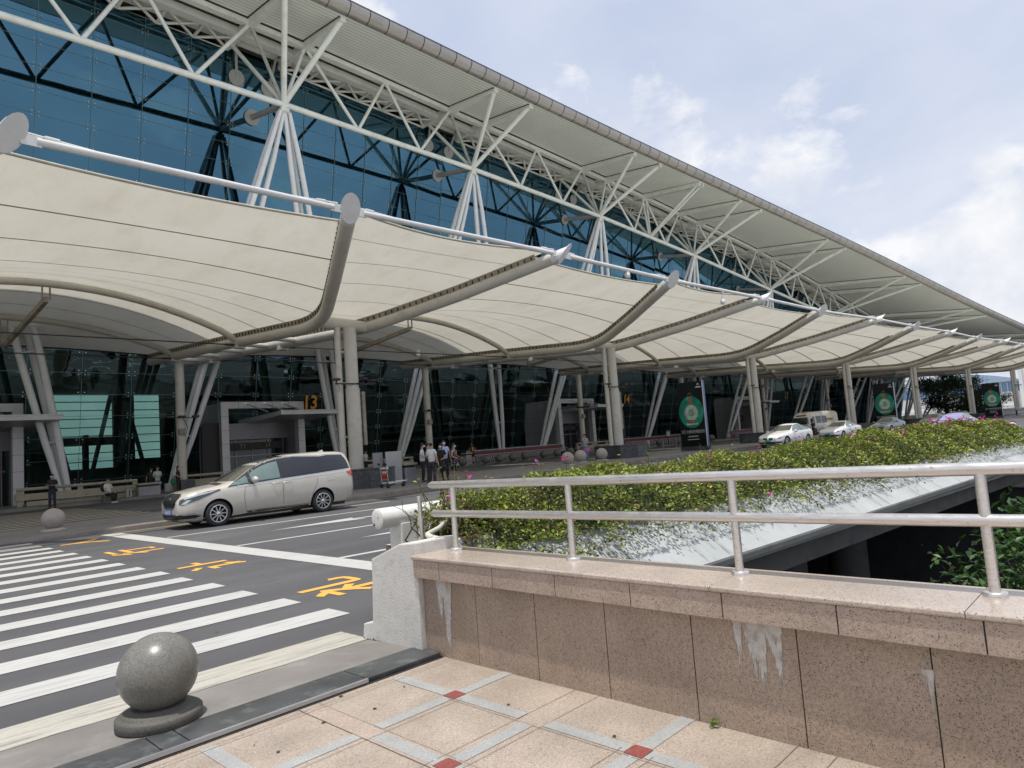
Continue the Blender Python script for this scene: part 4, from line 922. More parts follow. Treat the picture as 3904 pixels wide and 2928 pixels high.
def fabric_bay(name, L, Rr, label, cat, h, scal, arches, parent=None, nseam=9, grp=None, vmax=1., far=False):
    """fabric stretched between two arm paths; h(v) crown rise, scal = how far the free front edge pulls back"""
    nv, nu = 34, 21; a = resample(L,120); b = resample(Rr,120); na = int(119*vmax)
    def pt(u, v, dz=0):
        f = v*na; i = min(int(f),118); g = f-i; p = a[i].lerp(a[i+1],g); q = b[i].lerp(b[i+1],g); e = 4*u*(1-u)
        r = p.lerp(q,u); k = max(0,1-v/.35)
        return V(r.x,r.y+scal*e*k,r.z+.42+h(v)*e+dz)
    t = parent or empty(name, label, cat, tuple(pt(.5,.5)), 0, grp)
    v0 = .05
    B = MB(); B.grid([[pt(u,v0+(1-v0)*v) for u in np.linspace(0,1,nu)] for v in np.linspace(0,1,nv)],0,True); B.build('membrane', M['fabric'], t, 0, True)
    B = MB()
    for j in range(1,nseam):
        v = v0+(1-v0)*j/nseam; w = .0016 if not far else .0022
        B.grid([[pt(u,v-w,-.012) for u in np.linspace(.0,1,nu)],[pt(u,v+w,-.012) for u in np.linspace(.0,1,nu)]],0,True)
    B.build('seam', M['seam'], t, 0, True, fixn=False)
    B = MB(); B.tube([pt(u,v0) for u in np.linspace(0,1,nu)], .045, 6); B.build('edge_hem', M['seam'], t, 0, True)
    if arches:
        crown = []
        for v in arches:
            B = MB(); us = np.linspace(.0,1.,19); ps = [pt(u,v,-.30) for u in us]; ps[0].z -= .12; ps[-1].z -= .12; B.tube(ps, .165, 10 if not far else 6); B.build('arch_rib', M['frame'], t, 0, True); crown.append(pt(.5,v,-.45))
            for q in (ps[0],ps[-1]):
                B = MB(); B.box((q.x,q.y,q.z-.14),(.5,.34,.40)); B.build('rib_shoe', M['frame'], t, .02, True)
            B = MB(); B.tube([ps[0]+V(.3,0,-.16),ps[-1]+V(-.3,0,-.16)], .032, 5); 
            for q,s_ in ((ps[0],1),(ps[-1],-1)): B.tube([q+V(.25*s_,0,-.16),q+V(.7*s_,0,-.165)], .06, 6)
            B.build('tie_cable', M['cable'], t, 0, True)
        if not far:
            p,q = crown[0]+V(0,0,-.55),crown[1]+V(0,0,-1.35); B = MB(); B.bar(p,q,.18,.24)
            for c_,e_ in ((crown[0],p),(crown[1],q)):
                for s_ in (-.14,.14): B.bar(c_+V(s_,0,.25),e_+V(s_,0,0),.06)
            B.build('service_beam', M['frame_dirty'], t, 0, True)
        B = MB(); B.tube([pt(u,1.,-.03) for u in np.linspace(0,1,15)], .05, 6); B.build('rear_cable', M['cable'], t, 0, True)
    return t, pt
BL = ['broad sagging fabric canopy bay at the left edge, above the minivan','fabric canopy bay directly over the standing group and luggage cart','fabric canopy bay above the first dark banner','fabric canopy bay above the white hatchback and minibus','fabric canopy bay above the second dark banner','sixth fabric canopy bay from the left','last small fabric canopy bay at the right edge']
def hb(v): return terp(v,[0,.12,.3,.42,.60,.875,1],[-.10,.05,.75,1.25,1.95,1.55,.25])
for k in range(7):
    fabric_bay('canopy_bay', ARM[(k,1)], ARM[(k+1,0)], BL[k], 'canopy roof', hb, .38, (.60,.875), None, 10, 'fabric bays of the roadside canopy', far=k > 2)
for k in range(8):
    L, Rr = ARM[(k,0)], ARM[(k,1)]
    fabric_bay('', L, Rr, '', '', lambda v: terp(v,[0,.1,.4,1],[-.2,.05,.15,.0]), .9, None, FR[k], 6, vmax=.41, far=k > 2)
# white pipes closing the front of the canopy from tip to tip
seq = [(k,s_) for k in range(8) for s_ in (0,1)]
for a, b in zip(seq,seq[1:]):
    p, q = ARM[a][0], ARM[b][0]; d = (q-p).normalized(); B = MB(); B.tube([p+d*.55+V(0,.1,.02),q-d*.55+V(0,.1,.02)], .096, 12)
    for e_, s_ in ((p,1),(q,-1)):
        B.bar(e_+d*s_*.24+V(0,.1,.02),e_+d*s_*.66+V(0,.1,.02),.05,.26)
        B.tube([e_+d*s_*.3+V(0,.25,.25),e_+d*s_*1.9+V(0,.2,.13)], .03, 6); B.tube([e_+d*s_*.75+V(0,.245,.225),e_+d*s_*1.05+V(0,.24,.21)], .055, 8)
    B.build('front_pipe', M['frontpipe'], FR[b[0]], 0, True)
# plinths under the front columns
PLL = ['dark polished granite plinth behind the rear bumper of the minivan','dark granite plinth under the column right of man in grey T-shirt','dark plinth of the column left of the white hatchback','dark plinth of the column right of the white sedan','dark plinth of the fifth canopy column','dark plinth of the sixth canopy column']
for k in range(1,7):
    c = CC_[k]; t = empty('column_plinth', PLL[k-1], 'plinth', (c[0],c[1],.15), 0, 'plinths under the canopy columns'); B = MB()
    poly = [(-1.25,-1.2),(-.5,-2.2),(.6,-2.2),(1.35,-1.2),(1.35,1.2),(.6,2.0),(-.5,2.0),(-1.25,1.2)]
    B.prism([(c[0]+x*1.0,c[1]+y*.8) for x,y in poly], .12, .93); B.build('plinth_body', M['plinth'], t, .02, True)
    B = MB(); B.prism([(c[0]+x*1.02,c[1]+y*.815) for x,y in poly], .932, .975); B.build('plinth_cap', M['plinth'], t, 0, True)
    B = MB()
    for (x,y),(x2,y2) in zip(poly,poly[1:]+poly[:1]):
        B.bar((c[0]+x*1.003,c[1]+y*.803,.50),(c[0]+x2*1.003,c[1]+y2*.803,.50),.012,.012)
    B.build('plinth_joint', M['porch_line'], t, 0, True)
# ------------------------------------------------------------------ VEHICLES (local: nose at x=0 pointing -x, tail +x)
def chaikin(p, it=2):
    for _ in range(it):
        q = [p[0]]
        for a, b in zip(p,p[1:]): q += [tuple(a[i]*.75+b[i]*.25 for i in range(2)), tuple(a[i]*.25+b[i]*.75 for i in range(2))]
        q.append(p[-1]); p = q
    return p
def resamp2(p, n):
    p = np.array(p); L = np.r_[0,np.cumsum(np.linalg.norm(np.diff(p,axis=0),axis=1))]; s = np.linspace(0,L[-1],n)
    return np.stack([np.interp(s,L,p[:,0]),np.interp(s,L,p[:,1])],1)
def smt(f, x, d=.07): return (f(x-d)+2*f(x)+f(x+d))/4
class Car:
    def __init__(s, root, T, paint, wheels, R_, wr_, tyre_w=.22, spokes=10, rake=.10):
        s.root = root; xs = T['x']; L = xs[-1]; s.L = L; N = 26
        g = {k: (lambda x, k=k: terp(x, xs, T[k])) for k in T if k != 'x'}
        st = np.unique(np.r_[0,.03,.08,.15,np.linspace(.22,L-.22,62),L-.15,L-.08,L-.03,L]); rings = []
        for x in st:
            zb,zs,zt,w,wb,wr = (smt(g[k],x) for k in ('zb','zs','zt','w','wb','wr')); e = min(x,L-x); c = .13*max(0,1-e/.15)**2
            zb += c*.7; zt -= c*.55; zs = min(zs,zt-.012); w -= c*.75; wb -= c*.6; wr -= c*.5; zm = zb+.45*(zs-zb)
            ctl = [(0,zb),(wb*.9,zb),(wb,zb+.05),(w*.99,zb+.2*(zs-zb)/.6),(w,zm),(w*.988,zs-.10),(w*.955,zs),(wr+(w*.955-wr)*.5,zs+(zt-zs)*.5),(wr,zt-.10*min(1,(zt-zs)/.3)),(wr*.88,zt-.028*min(1,(zt-zs)/.2)),(wr*.5,zt),(0,zt+.01)]
            half = resamp2(chaikin(ctl),N); sh = rake*((half[:,1]-.5)**2)*max(0,1-x/.7)*1.6
            right = [(x+h,-y,z) for (y,z),h in zip(half,sh)]; left = [(x+h,y,z) for (y,z),h in zip(half[::-1][1:-1],sh[::-1][1:-1])]
            rings.append(right+left)
        B = MB(); B.grid(rings,0,True,True); m = len(rings[0]); B.add(rings[0],[tuple(range(m))],0,True); B.add(rings[-1],[tuple(range(m))],0,True)
        body = B.build('body', [paint, M['black']]); bm = bmesh.new(); bm.from_mesh(body.data); bmesh.ops.remove_doubles(bm, verts=bm.verts, dist=1e-4); bmesh.ops.recalc_face_normals(bm, faces=bm.faces); bm.to_mesh(body.data)
        s.bvh = BVHTree.FromBMesh(bm); bm.free()
        C = MB()
        for wx in wheels:
            for sg in (-1,1): C.lathe([(1e-6,-.34),(R_+.055,-.34),(R_+.055,.34),(1e-6,.34)],(wx,sg*.86,R_+.01),40,(V(1,0,0),V(0,0,1),V(0,1,0)),0,False)
        cut = C.build('cut', M['black']); md = body.modifiers.new('b','BOOLEAN'); md.operation = 'DIFFERENCE'; md.solver = 'EXACT'; md.object = cut; md.material_mode = 'TRANSFER'
        dg = bpy.context.evaluated_depsgraph_get(); me = bpy.data.meshes.new_from_object(body.evaluated_get(dg)); body.modifiers.clear(); old = body.data; body.data = me; bpy.data.meshes.remove(old)
        bpy.data.objects.remove(cut); me.polygons.foreach_set('use_smooth',[True]*len(me.polygons)); me.set_sharp_from_angle(angle=R(38)); body.parent = root; s.body = body
        for wx in wheels:
            for sg in (-1,1): s.wheel(wx, sg*(terp(wx,xs,T['w'])-tyre_w*.5-.012), R_, wr_, tyre_w, spokes, sg)
    def wheel(s, x, y, R_, wr_, tw, spokes, sg):
        ax = (V(1,0,0),V(0,0,1),V(0,1,0)); h = tw/2
        B = MB(); B.lathe([(wr_,-h*.9),(R_-.05,-h),(R_-.012,-h*.82),(R_,-h*.5),(R_,h*.5),(R_-.012,h*.82),(R_-.05,h),(wr_,h*.9)],(x,y,R_),36,ax,0,True,False)
        w = B.build('wheel', M['rubber'], s.root); B = MB(); f = sg*h*.80
        B.lathe([(wr_+.004,-h*.85),(wr_+.004,h*.85)],(x,y,R_),36,ax,1,True,False); B.lathe([(wr_-.018,0),(wr_+.006,sg*.006),(wr_+.008,sg*.02),(wr_-.016,sg*.012)],(x,y+f,R_),36,ax,0,True,False)
        B.lathe([(1e-6,0),(wr_,0)],(x,y+f-sg*.05,R_),30,ax,1); B.lathe([(1e-6,sg*.022),(.045,sg*.018),(.055,0)],(x,y+f-sg*.01,R_),16,ax,0)
        for k in range(spokes):
            a = 2*math.pi*k/spokes; off = .10
            d1 = V(math.cos(a+off),0,math.sin(a+off)); d2 = V(math.cos(a+off*.2),0,math.sin(a+off*.2)); c = V(x,y+f-sg*.012,R_)
            B.bar(c+d1*.05,c+d2*(wr_-.006),.030 if s.L > 5.1 else .034,.020,(0,sg,0))
        B.build('rim', [M['alloy'],M['black']], w)
    FR_ = {'side-': ((0,1,0),(1,0,0)), 'side+': ((0,-1,0),(1,0,0)), 'front': ((1,0,0),(0,1,0)), 'rear': ((-1,0,0),(0,1,0)), 'diag-': ((.75,.66,0),(.66,-.75,0)), 'diag+': ((.75,-.66,0),(.66,.75,0))}
    def decal(s, poly, mode, name, mat, parent=None, off=.005, res=.05):
        if mode == 'top': d, u, v = V(0,0,-1), V(1,0,0), V(0,1,0)
        else: d, u = (Vector(q) for q in s.FR_[mode]); v = V(0,0,1); u = u.normalized(); d = d.normalized()
        P2 = [Vector(p) for p in poly]; xs = [p[0] for p in P2]; ys = [p[1] for p in P2]; n = len(P2); pts = []
        for a, b in zip(P2,P2[1:]+P2[:1]):
            k = max(1,int((b-a).length/res)); pts += [a.lerp(b,i/k) for i in range(k)]
        m = len(pts); edges = [(i,(i+1)%m) for i in range(m)]
        for gx_ in np.arange(min(xs)+res/2,max(xs),res):
            for gy_ in np.arange(min(ys)+res/2,max(ys),res): pts.append(Vector((gx_,gy_)))
        r = delaunay_2d_cdt(pts,edges,[],1,1e-5); V3 = []; used = sorted({i for f in r[2] for i in f}); ren = {i: j for j, i in enumerate(used)}
        for p in (r[0][i] for i in used):
            o = u*p[0]+v*p[1]-d*8
            if mode == 'rear': o = o+V(s.L,0,0)
            h, nrm, _, _ = s.bvh.ray_cast(o,d)
            if h is None: h, nrm, _, _ = s.bvh.find_nearest(u*p[0]+v*p[1]+(V(.2,0,0) if mode == 'front' else V(0,0,0)))
            if nrm.dot(d) > 0: nrm = -nrm
            V3.append(h+nrm*off)
        B = MB(); B.add(V3,[tuple(ren[i] for i in f) for f in r[2]],0,True); return B.build(name, mat, parent or s.root, fixn=False)
    def both(s, poly, name, mat, parent=None, off=.005):
        a = s.decal(poly,'side-',name,mat,parent,off); s.decal(poly,'side+',name,mat,parent,off); return a
    def line(s, pts, mode, w, name, mat, parent=None, off=.004):
        poly = []; P2 = [Vector(p) for p in pts]; Lf, Rt = [], []
        for i,p in enumerate(P2):
            t = (P2[min(i+1,len(P2)-1)]-P2[max(i-1,0)]).normalized(); nn = Vector((-t[1],t[0])); Lf.append(p+nn*w/2); Rt.append(p-nn*w/2)
        return s.decal(Lf+Rt[::-1],mode,name,mat,parent,off,.12)
    def mirror(s, x, y, z, mat):
        for sg in (-1,1):
            B = MB(); B.ell((x,sg*(y+.12),z),(.085,.135,.095),14,10); m = B.build('wing_mirror', mat, s.root)
            B = MB(); B.bar((x+.02,sg*(y-.02),z-.07),(x,sg*(y+.06),z-.05),.06,.05); B.build('mirror_stalk', M['black'], m)
    def plate(s, txt, x, z, mat, w=.44):
        B = MB(); B.bbox((x-.012,-w/2,z-.07),(x,w/2,z+.07)); p = s.plate_o = B.build('number_plate', mat, s.root, .004)
        if txt: B = MB(); text_on(B,txt,.125,(x-.0145,0,z-.004),(0,-1,0),(0,0,1),0,.004,.74,1.); B.build('plate_lettering', M['white'], p, fixn=False)

# --- champagne minivan
vr = empty('minivan', 'champagne silver minivan parked at the island kerb facing left', 'minivan', (6.60,19.02,0), R(-1.5))
vr.scale = (.975,.985,.985)
TV = dict(x=[0,.12,.35,.9,1.30,2.15,2.6,3.3,4.2,4.85,5.05,5.2], zb=[.22,.19,.17,.17,.20,.22,.22,.22,.22,.22,.26,.34],
 zs=[.70,.80,.90,.985,1.02,1.07,1.10,1.14,1.19,1.22,1.22,1.05], zt=[.80,.92,.98,1.06,1.13,1.555,1.70,1.785,1.80,1.775,1.74,1.50],
 w=[.66,.78,.87,.93,.94,.94,.94,.94,.94,.93,.90,.84], wb=[.55,.68,.78,.84,.86,.87,.87,.87,.87,.84,.78,.7], wr=[.50,.62,.70,.76,.75,.64,.65,.67,.67,.65,.62,.58])
c = Car(vr, TV, M['van'], (.96,4.05), .335, .228)
B = MB(); B.bbox((.4,-.70,.16),(4.9,.70,.8)); B.build('underbody', M['black'], vr)
c.both([(1.22,1.005),(1.75,1.04),(2.8,1.105),(3.9,1.165),(5.02,1.235),(4.97,1.5),(4.88,1.655),(4.35,1.68),(4.1,1.655),(3.3,1.70),(2.75,1.675),(2.4,1.60),(2.05,1.455),(1.7,1.26)],'side_trim',M['cglass'],off=.004)
for md in ('side-','side+'):
    c.decal([(1.30,1.035),(1.80,1.07),(1.80,1.27),(1.62,1.19)],md,'quarter_window',M['dglass'],off=.008)
    c.decal([(1.90,1.09),(2.74,1.14),(2.74,1.60),(2.5,1.565),(2.2,1.465),(1.98,1.355),(1.90,1.30)],md,'front_window',M['dglass'],off=.008)
    c.decal([(2.87,1.15),(3.83,1.20),(3.78,1.60),(3.68,1.64),(3.3,1.655),(2.87,1.64)],md,'sliding_window',M['cglass'],off=.009)
    c.decal([(4.03,1.215),(4.95,1.265),(4.92,1.45),(4.84,1.60),(4.4,1.635),(3.98,1.62)],md,'rear_window',M['cglass'],off=.009)
    c.line([(1.22,.995),(2.8,1.095),(3.9,1.155),(5.05,1.225)],md,.014,'waist_trim',M['chrome'],off=.006)
    c.line([(1.45,1.13),(1.72,1.285),(2.05,1.475),(2.4,1.62),(2.75,1.695),(3.3,1.72),(4.05,1.685),(4.3,1.70),(4.9,1.675)],md,.018,'roof_trim',M['chrome'],off=.007)
    d_ = c.line([(1.70,.99),(1.66,.7),(1.71,.32)],md,.009,'door_seam',M['black']); c.line([(2.80,1.09),(2.80,.30)],md,.009,'door_seam',M['black'])
    c.line([(3.92,1.16),(3.86,.85),(3.72,.6),(3.66,.33)],md,.009,'door_seam',M['black']); c.line([(1.72,.315),(3.66,.315)],md,.012,'door_seam',M['black'])
    c.line([(1.45,.96),(2.3,1.0),(3.5,1.06),(4.8,1.12)],md,.010,'crease_line',M['greybox'],off=.002)
    c.line([(1.75,.285),(3.6,.275)],md,.03,'sill_trim',M['black'])
    c.decal([(4.22,.92),(4.44,.93),(4.44,1.10),(4.22,1.09)],md,'fuel_flap',M['van'],off=.006)
    sg = -1 if md == 'side-' else 1
    for hx in (2.62,2.93):
        B = MB(); B.tube([(hx-.14,sg*.945,.985),(hx-.10,sg*.975,.99),(hx+.10,sg*.975,.998),(hx+.14,sg*.945,1.0)],.016,8); B.build('door_handle',M['van'],vr)
    c.decal([(4.86,1.13),(5.14,1.19),(5.19,1.10),(5.17,.98),(5.05,1.0),(4.95,1.06)],md,'tail_lamp',M['lamp_red'],off=.010)
for md in ('diag-','diag+'):
    h = c.decal([(.50,.66),(.62,.635),(.95,.74),(1.36,.945),(1.34,.975),(1.12,.95),(.80,.86),(.52,.77)],md,'headlamp',M['lamp_dark'],off=.008,res=.03)
    c.decal([(.62,.815),(.90,.895),(1.32,.965),(1.20,.915),(.92,.845),(.66,.775)],md,'lamp_strip',M['lamp_clear'],h,off=.012,res=.03)
    c.decal([(.58,.66),(.70,.66),(.82,.76),(.72,.765)],md,'lamp_lens',M['lamp_clear'],h,off=.012,res=.03)
gr = c.decal([(-.54,.875),(-.38,.93),(.38,.93),(.54,.875),(.48,.68),(.33,.54),(-.33,.54),(-.48,.68)],'front','grille',M['chrome'],off=.006)
gb = c.decal([(-.50,.86),(-.36,.90),(.36,.90),(.50,.86),(.44,.69),(.30,.57),(-.30,.57),(-.44,.69)],'front','grille_mesh',M['black'],gr,off=.012)
for k in range(-8,9):
    y = k*.046; c.line([(y,.60+.0),(y*1.05,.885)],'front',.012,'grille_bar',M['chrome'],gr,off=.018)
B = MB(); nz_ = .745
B.lathe([(.078,-.006),(.088,0),(.078,.006)],(.03,0,nz_),24,(V(0,1,0),V(0,0,1),V(1,0,0)))
for k in (-1,0,1): B.add([(.015,k*.038-.02,nz_+.045-.012*k),(.015,k*.038+.026,nz_+.055-.012*k),(.015,k*.038+.02,nz_-.045-.012*k),(.015,k*.038-.022,nz_-.028-.012*k)],[(0,1,2,3)])
B.build('grille_badge',M['chrome'],gr)
c.decal([(-.74,.30),(-.70,.385),(.70,.385),(.74,.30),(.5,.265),(-.5,.265)],'front','lower_intake',M['black'],off=.008)
for md in ('diag-','diag+'):
    c.decal([(.16,.275),(.16,.375),(.88,.375),(.99,.33),(.86,.285)],md,'bumper_vent',M['black'],off=.009,res=.04); c.line([(.05,.40),(.88,.405),(1.02,.335)],md,.018,'bumper_trim',M['chrome'],off=.010); c.line([(.05,.235),(1.08,.262)],md,.016,'bumper_trim',M['chrome'],off=.010)
    c.line([(.0,.195),(1.25,.20)],md,.05,'bumper_lip',M['black'],off=.012)
c.plate('粤A·E33YK', -.012, .455, M['plate'])
c.decal([(-.72,1.155),(.72,1.155),(.60,1.48),(.52,1.545),(-.52,1.545),(-.60,1.48)],'front','windscreen',M['wglass'],off=.006)
c.decal([(2.30,-.50),(3.0,-.54),(3.0,.54),(2.30,.50)],'top','sunroof',M['cglass'],off=.005)
c.decal([(1.02,-.62),(1.2,-.60),(1.27,0),(1.2,.60),(1.02,.62),(1.08,0)],'top','wiper_cowl',M['black'],off=.006)
B = MB(); B.add([(4.35,-.025,1.78),(4.62,-.02,1.785),(4.62,.02,1.785),(4.35,.025,1.78),(4.60,0,1.86)],[(0,1,4),(1,2,4),(2,3,4),(3,0,4)]); B.build('roof_fin',M['van'],vr)
c.mirror(1.93,.93,1.145,M['van'])

def saloon(label, loc, rz, paint, glass, plate, kind='sedan', lid=None, dark_win=None):
    t = empty('parked_car', label, 'car', loc, rz, None)
    if kind == 'hatch':
        T = dict(x=[0,.12,.4,1.0,1.62,2.35,2.8,3.4,4.2,4.75,4.95,5.0],zb=[.25,.22,.2,.2,.2,.2,.2,.2,.2,.24,.3,.4],zs=[.62,.72,.80,.89,.95,.99,1.0,1.02,1.04,1.03,.98,.85],zt=[.70,.80,.88,.98,1.06,1.45,1.545,1.55,1.40,1.16,1.08,.92],
         w=[.66,.78,.87,.93,.945,.945,.945,.945,.945,.90,.84,.78],wb=[.55,.68,.78,.85,.87,.87,.87,.87,.86,.8,.74,.68],wr=[.50,.60,.68,.74,.74,.60,.60,.60,.57,.60,.6,.55]); wh = (.92,3.98); Rr = .345
        win = [(1.86,1.03),(4.28,1.075),(4.05,1.26),(3.7,1.41),(3.2,1.475),(2.75,1.465),(2.45,1.38)]; ws = [(-.70,1.09),(.70,1.09),(.56,1.43),(-.56,1.43)]; mx = 2.02
    else:
        T = dict(x=[0,.12,.4,1.0,1.45,2.2,2.7,3.2,3.9,4.2,4.65,4.78],zb=[.25,.2,.18,.18,.18,.18,.18,.18,.18,.2,.28,.4],zs=[.60,.68,.76,.86,.91,.95,.97,.98,1.0,1.0,.96,.82],zt=[.68,.76,.83,.93,1.0,1.37,1.455,1.44,1.17,1.07,1.02,.88],
         w=[.64,.76,.85,.90,.91,.91,.91,.91,.90,.88,.80,.74],wb=[.55,.66,.76,.82,.84,.84,.84,.84,.82,.8,.72,.66],wr=[.50,.58,.66,.72,.72,.58,.58,.57,.56,.60,.6,.52]); wh = (.90,3.70); Rr = .325
        win = [(1.70,.985),(3.86,1.03),(3.62,1.20),(3.25,1.335),(2.8,1.385),(2.45,1.365),(2.15,1.26)]; ws = [(-.66,1.03),(.66,1.03),(.52,1.35),(-.52,1.35)]; mx = 1.88
    c = Car(t, T, paint, wh, Rr, Rr*.68, .21, 10)
    B = MB(); B.bbox((.4,-.66,.17),(c.L-.4,.66,.7)); B.build('underbody', M['black'], t)
    mid = (win[0][0]+win[1][0])/2+.1
    for md in ('side-','side+'):
        c.decal(win,md,'side_window',dark_win or M['dglass'],off=.012,res=.06)
        for xm in (mid-.05,mid+1.0): c.line([(xm,win[0][1]),(xm-.03,terp(xm,[w_[0] for w_ in win[2:]][::-1],[w_[1] for w_ in win[2:]][::-1]))],md,.06,'window_pillar',M['black'],off=.017)
        c.line([(mid-.05,win[0][1]),(mid-.05,.28)],md,.012,'door_seam',M['black']); c.line([(win[0][0]-.1,win[0][1]-.04),(win[0][0]-.12,.30)],md,.012,'door_seam',M['black']); c.line([(win[0][0]-.2,.27),(wh[1]-.5,.27)],md,.03,'sill_trim',M['black'])
        sg = -1 if md == 'side-' else 1
        for hx in (mid-.25,mid+.75):
            B = MB(); B.tube([(hx-.11,sg*.93,.86),(hx-.08,sg*.955,.865),(hx+.08,sg*.955,.87),(hx+.11,sg*.93,.872)],.016,6); B.build('door_handle',paint,t)
    for md in ('diag-','diag+'):
        h = c.decal([(.46,.56),(.80,.60),(1.12,.74),(1.10,.79),(.75,.725),(.48,.66)],md,'headlamp',M['lamp_clear'],off=.008,res=.04); c.decal([(.55,.585),(.76,.62),(.82,.68),(.6,.655)],md,'lamp_lens',M['lamp_dark'],h,off=.012,res=.04)
        c.decal([(.30,.30),(.30,.38),(.85,.40),(.80,.31)],md,'bumper_vent',M['black'],off=.008)
    if kind == 'hatch':
        for sg in (-1,1):
            g = c.decal([(sg*.04,.54),(sg*.06,.66),(sg*.32,.67),(sg*.36,.62),(sg*.32,.54)],'front','grille',M['black'],off=.010,res=.04)
    else: c.decal([(-.10,.60),(-.08,.65),(.08,.65),(.10,.60)],'front','badge',M['chrome'],off=.010,res=.04)
    c.decal([(-.45,.28),(-.5,.40),(.5,.40),(.45,.28)],'front','lower_intake',M['black'],off=.009)
    c.plate(plate, -.01, .47, lid or M['plate'])
    c.decal(ws,'front','windscreen',glass,off=.016,res=.06); c.mirror(mx,.90,1.02,paint); return t, c
saloon('white hatchback with twin black grilles facing left behind the hedge',(45.0,19.55,0),-.076,M['carwhite'],M['wglass'],'','hatch',M['plate_green'])
ws_, wc_ = saloon('white sedan right behind the hatchback, in front of the minibus',(55.6,19.35,0),-.08,M['carwhite'],M['wglass'],'','sedan',M['plate_green'])
wc_.decal([(2.0,.68),(2.25,.68),(2.18,.84),(2.08,.84)],'side-','door_emblem',M['plate'],off=.007); wc_.decal([(3.1,.62),(3.3,.60),(3.35,.78),(3.22,.92),(3.1,.80)],'side-','door_emblem',M['lamp_red'],off=.007)
saloon('mid grey sedan on the road left of the second dark banner',(68.0,19.2,0),-.09,M['cargrey'],M['wglass'],'','sedan')
saloon('blue grey sedan with a violet windscreen just behind the flowering hedge',(48.6,10.05,0),-.076,M['carblue'],M['pglass'],'','sedan')
saloon('pale grey sedan half hidden behind the violet windscreen car',(84.0,18.9,0),-.10,M['cargrey'],M['wglass'],'','sedan')
saloon('white saloon far away under the canopy left of the third banner',(118.,22.6,0),-.13,M['carwhite'],M['wglass'],'','sedan')

# --- minibus
bt = empty('minibus', 'cream and yellow minibus with amber roof lamp behind the white sedan', 'minibus', (72.6,27.9,0), -.10)
TB = dict(x=[0,.1,.35,.8,1.2,3,6,6.8,7],zb=[.4,.36,.34,.34,.34,.34,.34,.4,.5],zs=[1.1,1.2,1.28,1.3,1.3,1.3,1.3,1.3,1.2],zt=[1.5,1.9,2.25,2.50,2.58,2.62,2.62,2.55,2.3],w=[.92,.98,1.01,1.02,1.02,1.02,1.02,1.0,.94],wb=[.85,.92,.95,.96,.96,.96,.96,.93,.88],wr=[.84,.86,.86,.86,.86,.87,.87,.86,.8])
c = Car(bt, TB, M['busp'], (1.15,5.1), .37, .22, .22, 6, 0)
B = MB(); B.bbox((.4,-.8,.3),(6.7,.8,1.0)); B.build('underbody', M['black'], bt)
c.decal([(-.88,1.28),(.88,1.28),(.82,2.02),(-.82,2.02)],'front','windscreen',M['cglass'],off=.008,res=.1); c.decal([(-.55,2.14),(.55,2.14),(.55,2.27),(-.55,2.27)],'front','route_window',M['black'],off=.010,res=.1)
c.decal([(-.6,.62),(.6,.62),(.6,.95),(-.6,.95)],'front','radiator_panel',M['busy'],off=.008,res=.1)
for sg in (-1,1): c.decal([(sg*.62,.72),(sg*.86,.74),(sg*.86,.92),(sg*.62,.92)],'front','headlamp',M['lamp_clear'],off=.010,res=.1)
for md in ('side-','side+'):
    c.decal([(.55,1.30),(1.35,1.30),(1.35,2.06),(.80,2.06),(.62,1.8)],md,'cab_window',M['cglass'],off=.008,res=.1)
    for k in range(4): c.decal([(1.65+k*1.3,1.34),(2.8+k*1.3,1.34),(2.8+k*1.3,2.1),(1.65+k*1.3,2.1)],md,'saloon_window',M['cglass'] if k < 2 else M['busy'],off=.008,res=.12)
    c.decal([(4.2,2.15),(6.9,2.15),(6.8,2.5),(5.0,2.55)],md,'yellow_panel',M['busy'],off=.008,res=.12); c.line([(1.5,.5),(1.5,2.1)],md,.02,'door_seam',M['black'])
B = MB(); text_on(B,'R HMAL',.42,(4.7,-1.035,1.68),(1,0,0),(0,0,1),0,.01); B.build('side_lettering', M['inner_dark'], bt, fixn=False)
B = MB(); B.tube([(.75,-.28,2.55),(.75,.02,2.55)],.07,10); B.build('roof_lamp', M['amber'], bt)
for sg in (-1,1):
    B = MB(); B.box((.12,sg*1.22,1.62),(.10,.2,.42)); B.bar((.3,sg*.98,1.85),(.12,sg*1.2,1.8),.04); B.build('wing_mirror', M['black'], bt)
# --- motorbike standing between the two white cars
mb = empty('motorbike', 'black motorbike standing between the white hatchback and the minibus', 'motorbike', (57.5,22.3,0), R(12))
for wx in (0,1.3):
    B = MB(); B.lathe([(.22,-.05),(.29,-.05),(.30,0),(.29,.05),(.22,.05)],(wx,0,.3),20,(V(1,0,0),V(0,0,1),V(0,1,0)),0,True,False); B.build('wheel', M['rubber'], mb)
B = MB(); B.ell((.62,0,.78),(.34,.16,.17)); B.ell((1.05,0,.82),(.38,.14,.10)); B.box((.62,0,.45),(.5,.22,.35)); B.tube([(0,-.08,.3),(.22,-.08,.98)],.03,6); B.tube([(0,.08,.3),(.22,.08,.98)],.03,6); B.build('bike_body', M['black'], mb)
B = MB(); B.tube([(.38,-.42,1.08),(.25,-.2,1.05),(.25,.2,1.05),(.38,.42,1.08)],.02,6); B.ell((.12,0,.95),(.10,.12,.12)); 
for sg in (-1,1): B.ell((.24,sg*.42,1.26),(.02,.09,.06)); B.bar((.27,sg*.3,1.06),(.24,sg*.42,1.22),.02)
B.build('handlebar', M['black'], mb)
